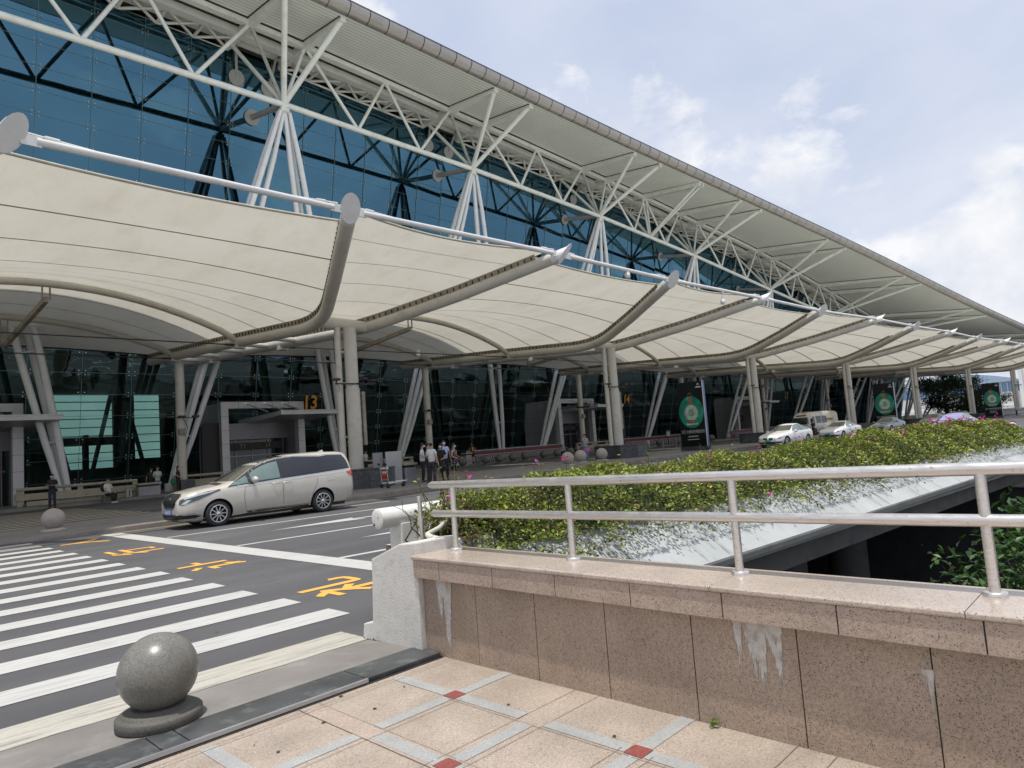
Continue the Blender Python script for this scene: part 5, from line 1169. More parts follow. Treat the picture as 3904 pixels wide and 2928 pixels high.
# ------------------------------------------------------------------ PEOPLE (local: facing -y, feet at z=0)
def skin_mesh(name, verts, edges, radii, root, mat, parent, sub=1):
    me = bpy.data.meshes.new(name); me.from_pydata(verts, edges, []); o = bpy.data.objects.new(name, me); COL.objects.link(o)
    md = o.modifiers.new('s','SKIN'); md.use_smooth_shade = True; sv = me.skin_vertices[0].data
    for i, r in enumerate(radii):
        r = r if hasattr(r,'__len__') else (r,r); sv[i].radius = r; sv[i].use_root = (i == root)
    if sub: s_ = o.modifiers.new('u','SUBSURF'); s_.levels = sub; s_.render_levels = sub
    dg = bpy.context.evaluated_depsgraph_get(); nm = bpy.data.meshes.new_from_object(o.evaluated_get(dg)); o.modifiers.clear(); o.data = nm; bpy.data.meshes.remove(me)
    nm.polygons.foreach_set('use_smooth',[True]*len(nm.polygons)); nm.materials.clear(); nm.materials.append(mat); nm.name = name; o.parent = parent; return o
ARMS = {'phone_r': ((-.235,.02,1.13),(-.10,-.26,1.17)), 'phone_l': ((.235,.02,1.13),(.07,-.27,1.17)), 'down_r': ((-.25,.03,1.13),(-.27,-.04,.88)), 'down_l': ((.25,.03,1.13),(.27,-.04,.88)),
 'hold_r': ((-.24,.0,1.12),(-.17,-.24,1.02)), 'hold_l': ((.24,.0,1.12),(.16,-.25,1.05)), 'hip_r': ((-.30,.06,1.14),(-.20,-.12,.98)), 'hip_l': ((.30,.06,1.14),(.20,-.12,.98)), 'lap_r': ((-.25,-.05,1.12),(-.16,-.30,.98)), 'lap_l': ((.25,-.05,1.12),(.12,-.32,1.0))}
def person(label, loc, rz, h=1.72, shirt=(.6,.6,.6), legs=(.03,.03,.04), arms=('phone_r','phone_l'), sit=False, mask=False, shoes=(.03,.03,.03), dress=None, shorts=False, longhair=False, hold=None, head=0., bald=False, step=.0, group=None, cname=''):
    t = empty('person', label, 'person', loc, rz, group); k = h/1.72; z0 = -.44 if sit else 0
    def q(p): return (p[0]*k,p[1]*k,(p[2]+z0)*k)
    hp = {}; vs, ed, rd = [], [], []
    def add(p, r, par=None):
        vs.append(q(p)); rd.append(r if not hasattr(r,'__len__') else r); i = len(vs)-1
        if par is not None: ed.append((par,i))
        return i
    pel = add((0,0,.93),.088); sp = add((0,0,1.10),.088,pel); ch = add((0,.01,1.30),.092,sp); nk = add((0,.005,1.46),.05,ch); n2 = add((0,-.015,1.53),.048,nk)
    hd_ = add((0,-.025-head*.4,1.60),(.068,.078),n2); add((0,-.02-head,1.69),(.066,.078),hd_)
    feet = []
    for s_, an in ((-1,arms[0]),(1,arms[1])):
        sh_ = add((s_*.165,.01,1.40),.052,ch); e, w = ARMS[an]; el = add(e,.038,sh_); wr = add(w,.026,el)
        d = (Vector(w)-Vector(e)).normalized(); hc = Vector(w)+d*.055; pm = add(tuple(hc),(.034,.018),wr)
        side = d.cross(V(0,0,1)).normalized() if abs(d.z) < .9 else V(0,-1,0)
        for j,(o_,L) in enumerate(((-.024,.05),(-.008,.062),(.008,.058),(.024,.045))):
            a = add(tuple(hc+d*.04+side*o_),.0085,pm); add(tuple(hc+d*(.04+L)+side*o_*1.1+V(0,0,-.018)),.0075,a)
        a = add(tuple(hc-d*.01-side*s_*.035+V(0,0,.012)),.010,pm); add(tuple(hc+d*.025-side*s_*.05+V(0,-.01,.02)),.008,a)
        hip = add((s_*.085,0,.88),.066,pel)
        if sit: kn = add((s_*.13,-.43,.92),.058,hip); an_ = add((s_*.12,-.40+s_*.06,.52),.036,kn)
        else: kn = add((s_*.095,-.02-step*s_,.50),.05,hip); an_ = add((s_*.11,.02-step*s_*1.4,.085),.036,kn)
        ap = vs[an_]; hl = add((ap[0]/k,ap[1]/k+.015,ap[2]/k-z0-.05),.032,an_); toe = add((ap[0]/k+s_*.02,ap[1]/k-.15,ap[2]/k-z0-.055),.028,hl); feet.append((ap,s_)); hp[s_] = (vs[hip],vs[kn],vs[an_],vs[sh_],vs[el])
    skin_mesh('body', vs, ed, [tuple(x*k for x in r) if hasattr(r,'__len__') else r*k for r in rd], 0, M['skin'], t)
    c1 = cloth('cloth_%d_%d_%d'%tuple(int(x*255) for x in shirt), shirt)
    # shirt or dress
    f = 1.13; V2, E2, R2 = [], [], []
    def a2(p, r, par=None):
        V2.append(p); R2.append(tuple(x*k for x in r) if hasattr(r,'__len__') else r*k); i = len(V2)-1
        if par is not None: E2.append((par,i))
        return i
    i0 = a2(q((0,0,.835)),(.180,.146) if not dress else (.195,.155)); i1 = a2(q((0,0,1.10)),(.158,.125),i0); i2 = a2(q((0,.01,1.30)),(.172,.135),i1); a2(q((0,.005,1.45)),(.072,.07),i2)
    if not dress or dress == 'sleeve':
        for s_ in (-1,1):
            b = a2(hp[s_][3],.070,i2); m = Vector(hp[s_][3]).lerp(Vector(hp[s_][4]),.72); a2(tuple(m),.062,b)
    if dress: j = a2(q((0,0,.66)),(.20,.165),i0); a2(q((0,0,.36)),(.20,.17),j)
    skin_mesh('dress' if dress else 'shirt', V2, E2, R2, 0, c1, t)
    if not dress:
        c2 = cloth('cloth_%d_%d_%d'%tuple(int(x*255) for x in legs), legs); V2, E2, R2 = [], [], []
        i0 = a2(q((0,0,.99)),(.150,.125)); i0 = a2(q((0,0,.90)),(.156,.126),i0)
        for s_ in (-1,1):
            b = a2(tuple(Vector(hp[s_][0])+V(0,0,-.06 if not sit else 0)),.098,i0); m = Vector(hp[s_][1]); b2 = a2(tuple(m),.076,b)
            if not shorts: a2(tuple(m.lerp(Vector(hp[s_][2]),.55)),.072,b2); a2(tuple(m.lerp(Vector(hp[s_][2]),1.04)),.066,len(V2)-1)
        skin_mesh('shorts' if shorts else 'trousers', V2, E2, R2, 0, c2, t)
    c3 = cloth('cloth_%d_%d_%d'%tuple(int(x*255) for x in shoes), shoes)
    for (ap,s_) in feet:
        B = MB(); B.ell((ap[0]+s_*.01,ap[1]-.07*k,ap[2]-.055*k),(.052*k,.14*k,.045*k),12,8); B.box((ap[0]+s_*.01,ap[1]-.07*k,ap[2]-.078*k),(.085*k,.24*k,.016*k)); B.build('shoe', c3, t)
    hy = -.022-head*.75; B = MB(); hz_ = 1.648
    if not bald: B.ell(q((0,hy+.034,hz_+.026)),(.082*k,.090*k,.082*k),14,10)
    else: B.ell(q((0,hy+.03,hz_+.015)),(.078*k,.085*k,.078*k),14,10)
    if longhair: B.ell(q((0,hy+.055,hz_-.09)),(.082*k,.055*k,.16*k),12,8)
    B.build('hair', M['hair'], t)
    B = MB(); B.ell(q((0,hy-.088,1.625)),(.011*k,.016*k,.02*k),8,6); B.ell(q((-.074,hy,1.63)),(.012*k,.02*k,.03*k),8,6); B.ell(q((.074,hy,1.63)),(.012*k,.02*k,.03*k),8,6); B.build('face', M['skin'], t)
    B = MB()
    for s_ in (-1,1): B.ell(q((s_*.028,hy-.078,1.648)),(.011*k,.006*k,.006*k),8,5); B.ell(q((s_*.028,hy-.078,1.668)),(.018*k,.006*k,.004*k),8,5)
    if not mask: B.ell(q((0,hy-.080,1.585)),(.022*k,.006*k,.006*k),8,5)
    B.build('features', M['hair'], t)
    if mask: B = MB(); B.ell(q((0,hy-.045,1.60)),(.066*k,.056*k,.046*k),12,8); B.build('face_mask', M['mask'] if mask is True else M['white'], t)
    if hold == 'phone':
        w = Vector(ARMS[arms[1]][1]); B = MB(); B.box(q((w.x-.09,w.y-.05,w.z+.05)),(.08*k,.02*k,.15*k),(V(1,0,0),V(0,.8,.6),V(0,-.6,.8))); B.build('phone', M['black'], t)
    return t
AZ = lambda d: R(d)        # heading: 0 faces the camera side of the road (-y)
person('man in dark navy clothes and white mask reading his phone at far left',(8.72,41.2,0),R(-20),1.72,(.02,.022,.035),(.025,.03,.05),mask='w',head=.04)
s_ = person('seated man in white T-shirt and black trousers wearing a black backpack',(11.17,40.9,0),R(25),1.72,(.62,.62,.63),(.02,.02,.022),('lap_r','lap_l'),sit=True,mask=False,shoes=(.62,.62,.62))
person('man in pale mint T-shirt and blue jeans looking down at his phone',(14.35,43.0,.0),R(5),1.74,(.42,.56,.48),(.13,.19,.29),head=.05,shoes=(.4,.4,.42))
person('person in dark clothes partly hidden behind the man in mint T-shirt',(14.25,43.75,.0),R(160),1.70,(.03,.03,.03),(.03,.03,.03),('down_r','down_l'),shoes=(.5,.5,.5))
person('person in black leaning by the rear column with a green bag',(15.35,42.6,.0),R(60),1.66,(.018,.018,.02),(.03,.03,.035),('hold_r','hip_l'),longhair=True,mask='w')
person('person in white shirt and dark trousers standing with phone behind the thick column',(28.3,42.3,.16),R(15),1.66,(.60,.60,.62),(.02,.02,.022),head=.04)
person('man in white T-shirt with dark chest print and black trousers, left of the group',(19.43,24.53,.13),R(50),1.74,(.66,.66,.69),(.016,.016,.018),mask=True,head=.05,hold='phone')
person('man in plain white T-shirt and dark jeans seen from behind, nearest in the group',(18.15,22.3,.15),R(115),1.70,(.67,.67,.67),(.03,.032,.04),('down_r','hold_l'),mask=True,bald=True)
person('dark haired man in black shirt half hidden behind the nearest white T-shirt',(18.78,23.3,.14),R(60),1.72,(.018,.018,.018),(.022,.022,.024),('hold_r','hold_l'))
person('woman in short black skirt with bare legs between the white T-shirt and the blue shirt',(19.55,23.35,.14),R(-60),1.64,(.022,.02,.02),(.02,.02,.02),('hip_r','hold_l'),dress='sleeve',longhair=True,mask='w')
person('man in light blue short sleeved shirt and black trousers with a mask',(20.25,23.95,.14),R(-30),1.80,(.42,.52,.74),(.016,.016,.018),('down_r','down_l'),mask='w',bald=True)
t = person('woman in sleeveless black dress with pale flower pattern holding a phone',(20.63,23.7,.14),R(20),1.62,(.03,.03,.035),(.03,.03,.03),('hold_r','hold_l'),dress=True,mask=True,hold='phone',shoes=(.5,.5,.5))
def floral():
    m, n, b = newmat('floral_cloth'); v = texco(n); vo = n.nodes.new('ShaderNodeTexVoronoi'); vo.inputs['Scale'].default_value = 15; n.links.new(v, vo.inputs['Vector'])
    k = ramp(n, vo.outputs['Distance'], [(.26,1.),(.34,0.)]); c = mixrgb(n, k, (.02,.02,.024), mixrgb(n, noise(n,v,6,2), (.75,.75,.70), (.55,.60,.42))); n.links.new(c,b.inputs['Base Color']); b.inputs['Roughness'].default_value = .8; return m
FLM = floral()
for ch in t.children:
    if ch.name.startswith('dress'): ch.data.materials.clear(); ch.data.materials.append(FLM)
t = person('man in black T-shirt with yellow back print and black shorts',(38.4,41.8,.16),R(170),1.74,(.016,.016,.016),(.016,.016,.016),('hip_r','hip_l'),shorts=True)
B = MB(); B.add([(-.10,.135,1.02),(.10,.135,1.02),(.12,.135,1.34),(-.09,.135,1.30)],[(0,1,2,3)]); B.add([(-.06,.140,1.08),(.03,.140,1.10),(.06,.140,1.26),(-.03,.140,1.22)],[(0,1,2,3)],1); B.build('back_print',[M['amber'],M['black']],t,fixn=False)
person('person in olive grey top and mask left of the man with yellow back print',(36.6,42.2,.16),R(20),1.68,(.13,.125,.10),(.03,.03,.03),mask=True)
person('man in grey T-shirt and blue jeans looking at his phone above the hedge',(34.5,26.9,.12),R(-78),1.70,(.37,.38,.43),(.10,.19,.38),head=.05,hold='phone')
person('distant guard in dark uniform at the far end of the island, right of third banner',(133,17.2,.15),R(-20),1.72,(.02,.022,.03),(.02,.022,.03),('hold_r','hip_l'))
person('person in dark top bending by the minibus cab door',(71.5,26.2,.0),R(-90),1.62,(.03,.03,.035),(.03,.03,.035),('hold_r','hold_l'))
B = MB(); B.bbox((-.25,-.2,0),(.25,.25,.43)); o = tag(B.build('seat_block', M['balldark'], None, .02),'low grey stone block that the man in white T-shirt sits on','stone block'); o.location = (11.2,41.05,0)
# things carried or put down
B = MB(); B.ell((0,0,0),(.17,.12,.24),14,10); B.box((0,-.09,-.05),(.22,.08,.24)); o = B.build('backpack', M['black']); tag(o,'black backpack on the back of the seated man in white','backpack'); o.location = (11.02,41.1,.83)
B = MB(); B.ell((0,0,0),(.16,.10,.2),12,8); B.tube([(-.1,0,.15),(0,0,.32),(.1,0,.15)],.015,6); o = B.build('handbag', P('green_cloth',(.02,.14,.075),.8)); tag(o,'green cloth bag held beside the rear column','bag'); o.location = (14.95,42.25,.78)
sc = empty('suitcase','black wheeled suitcase standing before the cream rail behind the thick column','suitcase',(29.6,41.9,.16))
B = MB(); B.bbox((-.24,-.14,.06),(.24,.14,.66)); B.build('case', M['black'], sc, .03); B = MB(); B.tube([(-.13,.1,.66),(-.13,.1,1.0),(.13,.1,1.0),(.13,.1,.66)],.012,6); B.build('pull_handle', M['trolley_metal'], sc)
sc2 = empty('suitcase','black suitcase at the feet of the man in grey T-shirt','suitcase',(34.0,28.2,.14)); 
B = MB(); B.bbox((-.26,-.16,.06),(.26,.16,.72)); B.build('case', M['black'], sc2, .04); B = MB(); B.tube([(-.13,.1,.72),(-.13,.1,1.05),(.13,.1,1.05),(.13,.1,.72)],.012,6); B.build('pull_handle', M['trolley_metal'], sc2)

# ------------------------------------------------------------------ luggage trolleys
lt = empty('luggage_trolley','single luggage trolley with bright red panel standing by the granite plinth','luggage trolley',(16.75,23.1,.15),R(168))
B = MB()
for s_ in (-1,1):
    B.tube([(.42,s_*.33,.18),(-.50,s_*.20,.25)],.022,6); B.tube([(.38,s_*.33,.18),(.44,s_*.33,.92)],.02,6)
B.bar((.40,-.33,.60),(.40,.33,.60),.02); B.bar((.43,-.33,.88),(.43,.33,.88),.03); B.bar((-.48,-.2,.25),(-.48,.2,.25),.03); B.bar((.2,-.3,.2),(.2,.3,.2),.03); B.bar((-.1,-.26,.22),(-.1,.26,.22),.03)
B.build('trolley_chassis', M['chrome'], lt)
B = MB(); B.bbox((.375,-.29,.38),(.395,.29,.74)); pn = B.build('advert_panel', P('trolley_panel_red',(.52,.03,.025),.45), lt)
B = MB(); B.bbox((.374,-.24,.60),(.396,.24,.68)); B.bbox((.374,-.24,.565),(.396,.24,.58)); B.build('panel_lettering', M['white'], pn)
B = MB(); B.bbox((.372,-.29,.33),(.397,.29,.37)); B.build('panel_trim', M['amber'], pn)
B = MB(); B.bbox((.33,-.28,.77),(.43,.28,.87)); B.build('basket', M['white'], lt)
B = MB(); B.tube([(.44,-.36,.93),(.50,-.34,1.0),(.5,-.18,.96)],.035,8); B.build('handle_grip', M['black'], lt); B = MB(); B.tube([(.44,.36,.93),(.50,.34,1.0),(.5,.18,.96)],.035,8); B.build('handle_grip', M['black'], lt)
for x,y in ((.40,-.33),(.40,.33),(-.42,0)):
    B = MB(); B.lathe([(.02,-.025),(.085,-.025),(.09,0),(.085,.025),(.02,.025)],(x,y,.09),16,(V(1,0,0),V(0,0,1),V(0,1,0))); B.bar((x,y+.03,.09),(x,y+.03,.22),.02); B.build('wheel', M['rubber'], lt)
tr = empty('luggage_trolley','dark red luggage trolley nested in the long row under the glass wall','luggage trolley',(40.6,44.2,.16),0,'nested row of dark red luggage trolleys, nearest run')
B = MB()
for s_ in (-1,1): B.tube([(s_*.3,.35,.2),(s_*.2,-.45,.16)],.025,5); B.tube([(s_*.3,.3,.18),(s_*.31,.38,.98)],.025,5); B.tube([(s_*.2,-.42,.16),(s_*.22,-.40,.62)],.018,5)
B.bar((-.32,.4,.99),(.32,.4,.99),.05); B.bar((-.22,-.42,.6),(.22,-.42,.6),.03)
for s_ in (-1,1): B.lathe([(.02,-.02),(.08,-.02),(.08,.02),(.02,.02)],(s_*.2,-.42,.08),8,(V(0,1,0),V(0,0,1),V(1,0,0)))
B.build('trolley_chassis', M['trolley_metal'], tr)
B = MB(); B.bbox((-.3,.30,.42),(.3,.33,.93)); B.build('advert_panel', M['trolley_red'], tr)
for i in range(1,44): dup(tr,(40.6+.285*i,44.2-.004*i,.16),0)
for (x0,n_,dx,y0,dy,lb,gp) in ((63.0,30,.42,43.6,-.03,'dark red luggage trolley nested in the row left of the first dark banner','middle run of dark red luggage trolleys'),(84.0,24,.6,41.0,-.05,'dark red luggage trolley in the distant row right of the first dark banner','distant run of dark red luggage trolleys')):
    for i in range(n_): dup(tr,(x0+dx*i,y0+dy*i,.16),0,lb,gp)

# ------------------------------------------------------------------ cream guard rails, bins, boards
def guard(label, x0, x1, y, loc_z=0):
    t = empty('guard_rail', label, 'guard rail', (x0,y,loc_z)); L = x1-x0
    B = MB(); B.tube([(0,0,1.04),(L,0,1.04)],.085,12); B.build('top_tube', M['bench'], t)
    B = MB(); B.bbox((-.1,-.12,.46),(L,.12,.80)); B.bbox((.4,-.05,.0),(L,.05,.40)); B.build('parapet', M['bench'], t, .02)
    B = MB(); B.bbox((L*.28,-.26,.40),(L*.7,-.05,.46)); B.build('seat_ledge', M['board'], t, .01)
    for f in np.linspace(.02,.98,max(2,int(L/1.6))):
        B = MB(); B.bbox((L*f-.12,-.06,.0),(L*f+.12,.10,.96)); B.build('rail_post', M['bench'], t, .01)
    return t
guard('cream stone guard rail with round top tube at far left behind the seated man',7.6,13.3,43.2)
guard('short cream guard rail left of the rear column behind the minivan bonnet',15.6,18.6,43.9)
guard('cream guard rail behind the thick column and the suitcase',25.8,33.6,43.6)
guard('cream guard rail behind the man in grey T-shirt',54.2,62.0,43.4)
def bin_(label, loc, w=.62, d=.5, h=.72):
    t = empty('litter_bin', label, 'litter bin', loc); B = MB(); B.bbox((-w/2,-d/2,.06),(w/2,d/2,h)); B.build('bin_body', M['greybox'], t, .015)
    B = MB(); B.bbox((-w/2+.02,-d/2+.02,0),(w/2-.02,d/2-.02,.06)); B.build('bin_foot', M['board'], t); B = MB(); B.bbox((-w/2+.05,-d/2+.05,h),(w/2-.05,d/2-.05,h+.10)); B.build('bin_mouth', M['black'], t); B = MB(); B.bbox((-w/2-.06,-d/2-.06,h+.10),(w/2+.06,d/2+.06,h+.20)); B.build('bin_lid', M['bench'], t, .02); return t
bin_('grey metal litter bin with pale lid, just right of the pale board',(19.05,25.2,.12))
bin_('grey litter bin beside the olive topped person before the trolley row',(37.4,41.4,.16))
bin_('long grey metal bin beside the mint T-shirt man at far left',(13.55,42.2,.0),1.15,.6,.66)
t = empty('ash_bin','small white and grey pillar ash bin left of the long grey bin','ash bin',(12.55,42.2,0)); B = MB(); B.bbox((-.12,-.14,0),(.12,.14,.60)); B.build('bin_body', M['board'], t, .01); B = MB(); B.bbox((-.03,-.146,.04),(.03,-.138,.56)); B.build('bin_stripe', M['inner_dark'], t)
B = MB(); B.bbox((-.42,-.14,0),(.42,.14,.86)); o = tag(B.build('stone_block', M['plinth'], None, .02),'dark stone block beneath the rear column left of the minivan','stone block'); o.location = (15.9,42.7,0)
t = empty('notice_board','plain pale grey board leaning beside the plinth behind the red panel trolley','board',(18.25,25.1,.14)); B = MB(); B.box((0,0,.74),(.82,.06,1.48),(V(1,-.05,0).normalized(),V(.05,1,0).normalized(),V(0,0,1))); B.build('panel', M['board'], t, .004); B = MB(); B.bbox((-.3,.03,0),(.3,.3,.05)); B.build('foot_plate', M['greybox'], t)
B = MB(); B.box((0,0,.74),(.52,.06,1.46)); o = tag(B.build('side_board', M['porch_dark'], None, .004),'narrow dark grey board standing left of the pale grey board','board'); o.location = (17.55,25.3,.14)
for i,(x,y,lb) in enumerate(((18.15,46.0,'tall black panel with rounded shoulder left of the porch behind the minivan'),(63.2,44.4,'tall black panel with rounded shoulder right of the porch under number 14'))):
    B = MB(); B.prism([(0,0),(1.35,0),(1.35,4.25),(.30,4.25),(.10,4.15),(0,3.9)],0,.25,'y'); o = tag(B.build('shelter_panel', M['black'], None, .01), lb, 'panel'); o.location = (x,y,.16)
t = empty('sign_stand','small white notice on a dark stand among the trolleys left of the first dark banner','sign stand',(69.2,41.8,.1)); B = MB(); B.bbox((-.03,-.03,0),(.03,.03,1.0)); B.bbox((-.42,-.05,.92),(.42,.02,1.72)); B.build('stand', M['black'], t); B = MB(); B.bbox((-.36,-.06,.98),(.36,-.052,1.50)); B.build('notice', M['board'], t)
# tall advertising light boxes on the island, facing along the road
def ringpoly(cy, cz, r, n=40, sy=1.): return [(cy+r*sy*math.cos(2*math.pi*j/n), cz+r*math.sin(2*math.pi*j/n)) for j in range(n)]
M['adv_green'] = None
def advg():
    m, n, b = newmat('advert_green'); v = texco(n); f = noise(n, v, 1.3, 5, .6, .8); c = ramp(n, f, [(.3,(.008,.15,.10)),(.55,(.018,.30,.20)),(.75,(.12,.50,.39))]); n.links.new(c,b.inputs['Base Color']); b.inputs['Roughness'].default_value = .25; return m
M['adv_green'] = advg(); M['adv_disc'] = P('advert_disc',(.36,.58,.48),.25,var=.35,vs=1.5); M['adv_copper'] = P('advert_copper',(.36,.17,.10),.25,.3,var=.3,vs=4); M['adv_gold'] = P('advert_gold',(.42,.36,.20),.3,.2); M['adv_black'] = P('advert_black',(.006,.007,.008),.18); M['adv_side'] = P('advert_side',(.10,.15,.27),.3,.3)
def banner(x, y0, label, rz):
    t = empty('advert_tower', label, 'advertising board', (x,y0,.12), rz, None); W, H = 2.0, 4.85
    B = MB(); B.bbox((0,0,.30),(.32,W,H)); B.build('light_box', M['adv_black'], t, .01); B = MB(); B.bbox((-.04,-.05,0),(.40,W+.05,.32)); B.build('foot', M['plinth'], t)
    B = MB(); B.bbox((-.02,-.03,.30),(.02,0.0,H)); B.bbox((.02,-.02,.30),(.30,-.004,H),1); B.build('corner_trim', [M['capwhite'],M['adv_side']], t)
    def flat(poly, off, mat, name, par=None):
        B = MB(); B.add([(-off,y,z) for y,z in poly],[tuple(range(len(poly)))]); return B.build(name, mat, par or t, fixn=False)
    cy, cz = 1.0, 2.72
    g = flat(ringpoly(cy,cz,1.12,48,.84),.006,M['adv_green'],'green_roundel'); dk = flat([(cy-.42+.0,1.82),(cy+.42,1.82),(cy+.5,1.95),(cy-.5,1.98)],.010,M['adv_disc'],'pale_waves',g)
    flat(ringpoly(cy,cz-.05,.62,40,.92),.012,M['adv_copper'],'bottle_rim',g); flat(ringpoly(cy,cz-.05,.55,40,.92),.016,M['adv_disc'],'bottle_face',g)
    flat([(cy-.36,cz-.80),(cy+.36,cz-.80),(cy+.30,cz-.55),(cy-.30,cz-.55)],.018,M['adv_copper'],'bottle_foot',g); flat([(cy-.13,cz+.52),(cy+.13,cz+.52),(cy+.15,cz+1.0),(cy-.15,cz+1.0)],.014,M['adv_copper'],'bottle_neck',g)
    rg = ringpoly(cy,cz+1.16,.20,24,.8); ri = ringpoly(cy,cz+1.16,.15,24,.8); B = MB(); B.add([(-.016,y,z) for y,z in rg+ri],[(j,(j+1)%24,24+(j+1)%24,24+j) for j in range(24)]); B.build('bottle_loop', M['adv_copper'], g, fixn=False)
    rg = ringpoly(cy,cz-.05,.24,30,.92); ri = ringpoly(cy,cz-.05,.215,30,.92); B = MB(); B.add([(-.020,y,z) for y,z in rg+ri],[(j,(j+1)%30,30+(j+1)%30,30+j) for j in range(30)]); B.add([(-.020,cy+a,cz-.05+b) for a,b in ((-.10,-.2),(-.075,-.2),(-.075,.2),(-.10,.2))],[(0,1,2,3)]); B.add([(-.020,cy+a,cz-.05+b) for a,b in ((.10,-.2),(.075,-.2),(.075,.2),(.10,.2))],[(0,1,2,3)]); B.build('emblem_lines', M['adv_black'], g, fixn=False)
    flat([(cy-.06,cz-.24),(cy+.06,cz-.24),(cy+.06,cz+.16),(cy-.06,cz+.16)],.020,M['adv_gold'],'emblem_bar',g)
    B = MB(); text_on(B,'习酒 大师与时间的杰作',.205,(-.008,cy,1.33),(0,-1,0),(0,0,1),0,.004,.86,1.25); B.build('slogan', M['board'], t, fixn=False)
    B = MB(); [B.add([(-.008,cy+q_*.11+a,1.02+b) for a,b in ((-.04,-.045),(.04,-.045),(.04,.045),(-.04,.045))],[(0,1,2,3)]) for q_ in range(-3,4)]; B.add([(-.008,cy+a,.80+b) for a,b in ((-.45,-.02),(.45,-.02),(.45,.03),(-.45,.03))],[(0,1,2,3)]); B.build('small_print', M['board'], t, fixn=False)
    B = MB(); B.add([(-.008,.30+a,4.60+b) for a,b in ((-.09,-.07),(-.05,-.07),(-.03,.04),(.03,.04),(.05,-.07),(.09,-.07),(.05,.09),(-.05,.09))],[(0,1,2,3,6,7),(3,4,5,6)]); B.add([(-.008,.30+a,4.42+b) for a,b in ((-.2,-.035),(.2,-.035),(.2,.035),(-.2,.035))],[(0,1,2,3)]); B.build('logo', M['white'], t, fixn=False)
    return t
banner(43.0,22.95,'nearest tall black advertising board with green bottle, left of the white hatchback',0)
banner(78.0,20.1,'second tall black advertising board with green bottle, above the grey sedan',-.03)
banner(112.,16.0,'farthest tall black advertising board with green bottle, at far right',-.05)
# dome cameras hanging from the canopy
def dome(label, p, drop):
    t = empty('dome_camera', label, 'security camera', p); B = MB(); B.box((0,0,0),(.16,.14,.14)); B.tube([(0,0,0),(0,0,-drop)],.02,6); B.build('mount', M['capwhite'], t); B = MB(); B.lathe([(.03,.14),(.13,.10),(.14,-.06),(.10,-.14),(.0,-.18)],(0,0,-drop-.12),14); B.build('dome', M['capwhite'], t); return t
def onpipe(a, b, f): p, q = ARM[a][0], ARM[b][0]; return p.lerp(q,f)
p = onpipe((2,1),(3,0),.15); dome('white dome camera on the canopy front pipe, second pipe from the largest bay',tuple(onpipe((1,1),(2,0),.55)+V(0,.1,-.1)),.02)
dome('white dome camera hanging under the canopy front pipe, farther of the two',tuple(onpipe((2,1),(3,0),-.38) if False else onpipe((2,0),(2,1),.5)+V(0,.1,-.08)),.45)
dome('white dome camera hanging from the service beam under the second bay',(27.6,34.6,8.0),.10)

# ------------------------------------------------------------------ FAR BACKGROUND beyond the open end of the terminal
fb = empty('hangar_building','large white hall with blue glazed band and arched roof far right beyond the canopy','building',(270,45,0))
B = MB(); B.bbox((255,30,0),(300,64,6.2)); B.bbox((255,30,9.0),(300,64,9.4)); B.build('walls', M['white'], fb, 0, True)
B = MB(); B.bbox((254.7,30.2,6.2),(299,63.8,9.0)); B.build('glazed_band', P('blue_glazing',(.16,.27,.42),.2), fb, 0, True)
B = MB(); B.grid([[(254,y,9.4+3.2*math.sin(math.pi*(y-30)/34)) for y in np.linspace(30,64,16)],[(300,y,9.4+3.2*math.sin(math.pi*(y-30)/34)) for y in np.linspace(30,64,16)]],0,True); B.add([(254,y,9.4+3.2*math.sin(math.pi*(y-30)/34)) for y in np.linspace(30,64,16)],[tuple(range(16))]); B.build('roof', P('blue_roof',(.30,.40,.54),.4), fb, 0, True)
B = MB()
for y in np.arange(31,64,1.6): B.bbox((254.5,y,6.2),(254.68,y+.12,9.0))
for z in (2.0,4.0): B.bbox((254.8,30,z),(254.95,64,z+.12))
B.build('glazing_bars', M['white'], fb, 0, True)
fb2 = empty('white_warehouse','tall pale ribbed white wall of a warehouse at the right edge behind the canopy','building',(250,20,0))
B = MB(); B.bbox((252,-30,0),(262,31,13.2)); B.build('walls', M['white'], fb2, 0, True); B = MB()
for y in np.arange(-29,31,1.2): B.bbox((251.85,y,0),(251.98,y+.12,13.1))
B.build('ribs', M['board'], fb2, 0, True)
def tree(label, loc, H, rad, pal, prob, nl=7000, lsz=.28, name='broadleaf_tree', seed=1, low=.28):
    rg = np.random.default_rng(seed); t = empty(name, label, 'tree', loc); B = MB(); L = Vector(loc); tips = []
    B.tube([L,L+V(.1,.1,H*.35),L+V(.0,.2,H*.7)],[H*.035,H*.027,H*.012],8)
    for k in range(26):
        a = rg.uniform(0,6.283); z = H*rg.uniform(low,.92); r = rad*math.sin(math.pi*min(1,.2+.8*(z/H)))*rg.uniform(.6,1.05); p0 = L+V(0,.1,z*.8); p1 = L+V(r*math.cos(a),r*math.sin(a),z+rg.uniform(-.3,.5)); B.tube([p0,p0.lerp(p1,.5)+V(0,0,.15),p1],[H*.012,H*.008,H*.003],5); tips += [p0.lerp(p1,f) for f in (.55,.8,1.)]
    B.build('trunk', M['bark'], t, 0, True); pts, cl = [], []
    for i in range(nl):
        c = tips[rg.integers(len(tips))]; q = np.array(c)+rg.normal(0,1,3)*np.array([.55,.55,.30])*rad/4; pts.append(q); cl.append(.55+.5*(q[2]-loc[2])/H+rg.normal(0,.1))
    cols = np.clip(pick(pal,prob,nl,.3,rg)*np.clip(np.array(cl),.3,1.4)[:,None],0,1); leaf_cloud('crown', pts, np.tile((0,0,.4),(nl,1)), [lsz]*nl, cols, t, rng=rg); return t
